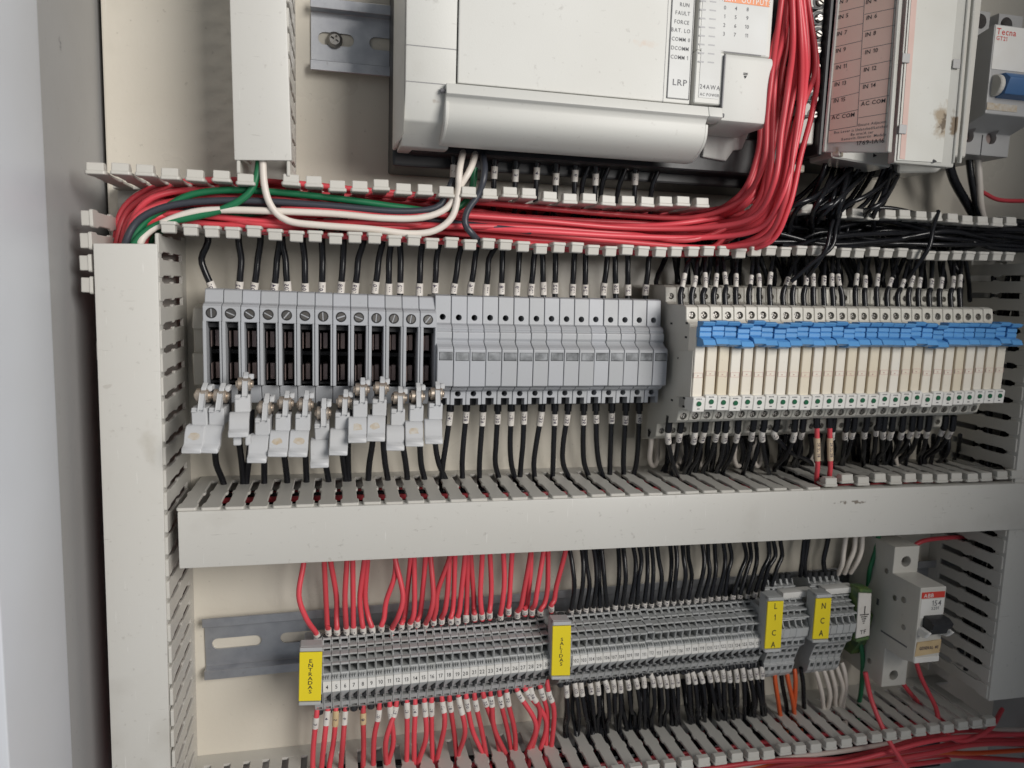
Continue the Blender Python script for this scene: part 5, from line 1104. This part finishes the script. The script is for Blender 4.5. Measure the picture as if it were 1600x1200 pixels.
for m, d, seq, lab in (
    ('greenw', 55, ((405, 225), (403, 268), (388, 303), (348, 327), (298, 340), (256, 348), (226, 364), (206, 392), (204, 440)), 'green wire from the short trunking curving left into the tall trunking'),
    ('greenw', 51, ((196, 440), (199, 388), (228, 346), (262, 323), (300, 304), (360, 297), (440, 301), (540, 312), (620, 323), (690, 331), (720, 322), (736, 300), (742, 262)), 'long green wire along the top of the bundle to the controller'),
    ('whitew', 55, ((214, 440), (217, 388), (228, 366), (255, 348), (300, 332), (350, 328), (430, 330), (520, 334), (600, 341), (660, 340), (698, 325), (714, 298), (736, 262), (746, 225)), 'white wire along the bundle from the tall trunking to the controller'),
    ('whitew', 57, ((410, 225), (413, 288), (425, 324), (450, 345), (500, 352), (580, 358), (640, 365), (680, 360), (707, 338), (716, 300), (718, 265), (727, 222)), 'white wire from the short trunking dipping along the bundle to the controller'),
    ('greyw', 53, ((190, 440), (194, 388), (215, 346), (260, 323), (330, 314), (420, 315), (520, 322), (620, 330), (680, 325), (697, 304), (708, 280)), 'faded black wire between the green and white wires of the bundle'),
    ('greyw', 58, ((752, 225), (757, 268), (748, 303), (731, 328), (727, 350), (740, 368), (757, 384), (764, 386)), 'black wire looping from the controller down across the red bundle'),
    ('whitew', 16, ((178, 400), (183, 350), (205, 312), (240, 296), (300, 290)), 'grey white wire at the outer left bend of the bundle'),
    ('greenw', 40, ((222, 440), (228, 392), (250, 362), (300, 345), (360, 338), (420, 330)), 'dark green wire low in the bend of the bundle')):
    wire(PT3([(x, y, (40 if y < 240 and x > 600 else d) - (10 if y > 400 else 0) - (16 if (x, y) == (757, 384) else 34 if (x, y) == (764, 386) else 0)) for x, y in seq]), 1.62, m, lab, 'bundle in the upper trunking', n=10)
# black wires under the controller
cs = [(708, 272), (772, 275), (805, 280), (838, 277), (868, 286), (898, 281), (930, 287), (922, 254), (952, 258), (978, 262), (992, 287), (1030, 262)]
for i, (x, y) in enumerate(cs):
    top = (x+(8 if i in (7, 8, 9, 11) else 1), y-38)
    q = PT3([(top[0], top[1]-8, 40), (x+1, y-15, 38), (x, y, 38), (x-(12 if i in (7, 8, 9, 11) else 1), y+34, 36), (x-(14 if i in (7, 8, 9, 11) else 2), 335, 30), (x+rnd.uniform(-20, 20), 360, 22)])
    wire(q, 1.35, 'blackw', 'black wire with white sleeve under the controller, %s from the left' % ORD[i+1], 'black wires under the controller', (9.6, 15.6), (0, 8.6), text=str(i+1), size=2.5)
# dark mass of black wires right of the red bundle
for i in range(26):
    x = 1290+rnd.uniform(0, 135); d = rnd.uniform(30, 50); k = rnd.uniform(20, 120); over = i % 2
    yy = 350+rnd.uniform(-12, 34); dm = rnd.uniform(61, 68) if over else d-4
    tail = [(x-k-50-rnd.uniform(0, 20), yy+rnd.uniform(-4, 18), d-12), (x-k-120, yy+rnd.uniform(0, 26), 18)] if i % 3 else [(x-k+rnd.uniform(-6, 10), yy+22, d-8), (x-k+rnd.uniform(10, 70), yy+rnd.uniform(14, 34), 22)]
    q = PT3([(x, 222, d), (x-k*.08, 262, d+4), (x-k*.45, 305+rnd.uniform(-6, 10), dm), (x-k*.85, 330+rnd.uniform(-8, 10), dm-3), (x-k, yy, d-2)] + tail)
    wire(q, 1.35, 'blackw', 'black wire from the input modules drooping into the upper trunking', 'black wires from the input modules', n=7)
for i, (x0, x1_, y1_) in enumerate(((1292, 1262, 432), (1300, 1236, 440), (1452, 1418, 436))):
    q = PT3([(x0+14, 330, 58), (x0+6, 356, 63), (x0, 385, 65), ((x0+x1_)/2, 412, 62), (x1_, y1_, 56)])
    wire(q, 1.2, 'blackw', 'black wire over the trunking edge down to the relays, %s of three from left' % ORD[(2, 1, 3)[i]], 'black wires hanging over the trunking edge', n=7)
for i in range(20):
    y = 342+rnd.uniform(0, 42); d = rnd.uniform(12, 50)
    q = PT3([(1185+rnd.uniform(-20, 60), y+rnd.uniform(-6, 8), d), (1290, y+rnd.uniform(-16, 14), d+rnd.uniform(-6, 10)), (1380, y+rnd.uniform(-18, 14), d+rnd.uniform(-8, 12)), (1480, y+rnd.uniform(-16, 14), d+rnd.uniform(-6, 10)), (1560, y+rnd.uniform(-4, 10), d), (1660, y+10, d)])
    wire(q, 1.35, 'blackw', 'black wire lying along the right half of the upper trunking', 'black wires lying in the upper trunking', n=7)
MANY = []
for i in range(56):
    x = 1045+i*8.4+rnd.uniform(-8, 8)
    q = PT3([(x+rnd.uniform(-10, 10), 372, 22), (x, 405, rnd.uniform(8, 20)), (x+rnd.uniform(-14, 14), 440, rnd.uniform(10, 22)), (x+rnd.uniform(-8, 8), 470, 24)])
    MANY.append(q)
bunch('black_wires', 'mass of black wires in the shade behind the sleeved wires above the relays', MANY, 1.45, 'blackw')
for m, r, seq, lab in (('blackw', 2.6, ((1478, 235, 30), (1490, 280, 28), (1512, 320, 24), (1535, 360, 22)), 'thick black cable left of the two pole breaker'),
                       ('blackw', 2.0, ((1513, 236, 30), (1518, 280, 30), (1526, 322, 28), (1534, 365, 22)), 'black wire under the two pole breaker'),
                       ('whitew', 2.0, ((1527, 236, 32), (1530, 280, 32), (1532, 318, 30), (1538, 350, 24)), 'brownish white wire with a tape flag under the two pole breaker'),
                       ('redw', 1.3, ((1535, 300, 20), (1560, 312, 20), (1600, 314, 20), (1640, 312, 20)), 'dark red wire running off to the right under the two pole breaker')):
    wire(PT3(seq), r, m, lab, 'wires under the two pole breaker')

BK = []  # wires added so the slots of the right trunking look dark
for i in range(9):
    x0 = X(1581, 833, 60)+4+i*2.2
    BK.append([Vector((x0+rnd.uniform(-3, 3)*(y != 420), -30-rnd.uniform(-12, 14), Zz(1530, y, 33))) for y in (420, 600, 850, 1040)])
bunch('black_wires', 'black wires added inside the shaded trunking at the right edge to darken its slots', BK, 1.5, 'blackw')
# black wires added to darken the slots of the bottom and the closed trunking
BK, RD = [], []
for i in range(22):
    k = rnd.uniform(6, 40); d = rnd.uniform(6, 40)
    (RD if i % 4 == 0 else BK).append([Vector((bt[0].x-pitch_bottom*nl + (bt[1].x-bt[0].x+pitch_bottom*nl-8)*t_, -d-rnd.uniform(-4, 4), bt[0].z-sl0*pitch_bottom*nl+(bt[1].z-bt[0].z+sl0*pitch_bottom*nl)*t_ - 6-k+rnd.uniform(-3, 3))) for t_ in (0, .2, .4, .6, .8, 1)])
bunch('black_wires', 'black wires added deep inside the open bottom trunking to darken the gaps between its fingers', BK, 1.5, 'blackw'); bunch('red_wires', 'red wires deep inside the open bottom trunking, glimpsed between its fingers', RD, 1.5, 'redw')
BK, RD = [], []
for i in range(16):
    d = rnd.uniform(8, 44); k = rnd.uniform(5, 22)
    (RD if i % 5 == 0 else BK).append([Vector((mt[0].x+6+(mt[2].x-mt[0].x-6)*t_, -d-rnd.uniform(-4, 4), mt[0].z+(mt[2].z-mt[0].z)*t_ - k+rnd.uniform(-2, 2))) for t_ in (0, .2, .4, .6, .8, 1)])
bunch('black_wires', 'black wires added inside the closed middle trunking to darken its slots', BK, 1.5, 'blackw'); bunch('red_wires', 'red wires inside the closed middle trunking, glimpsed through its slots', RD, 1.5, 'redw')
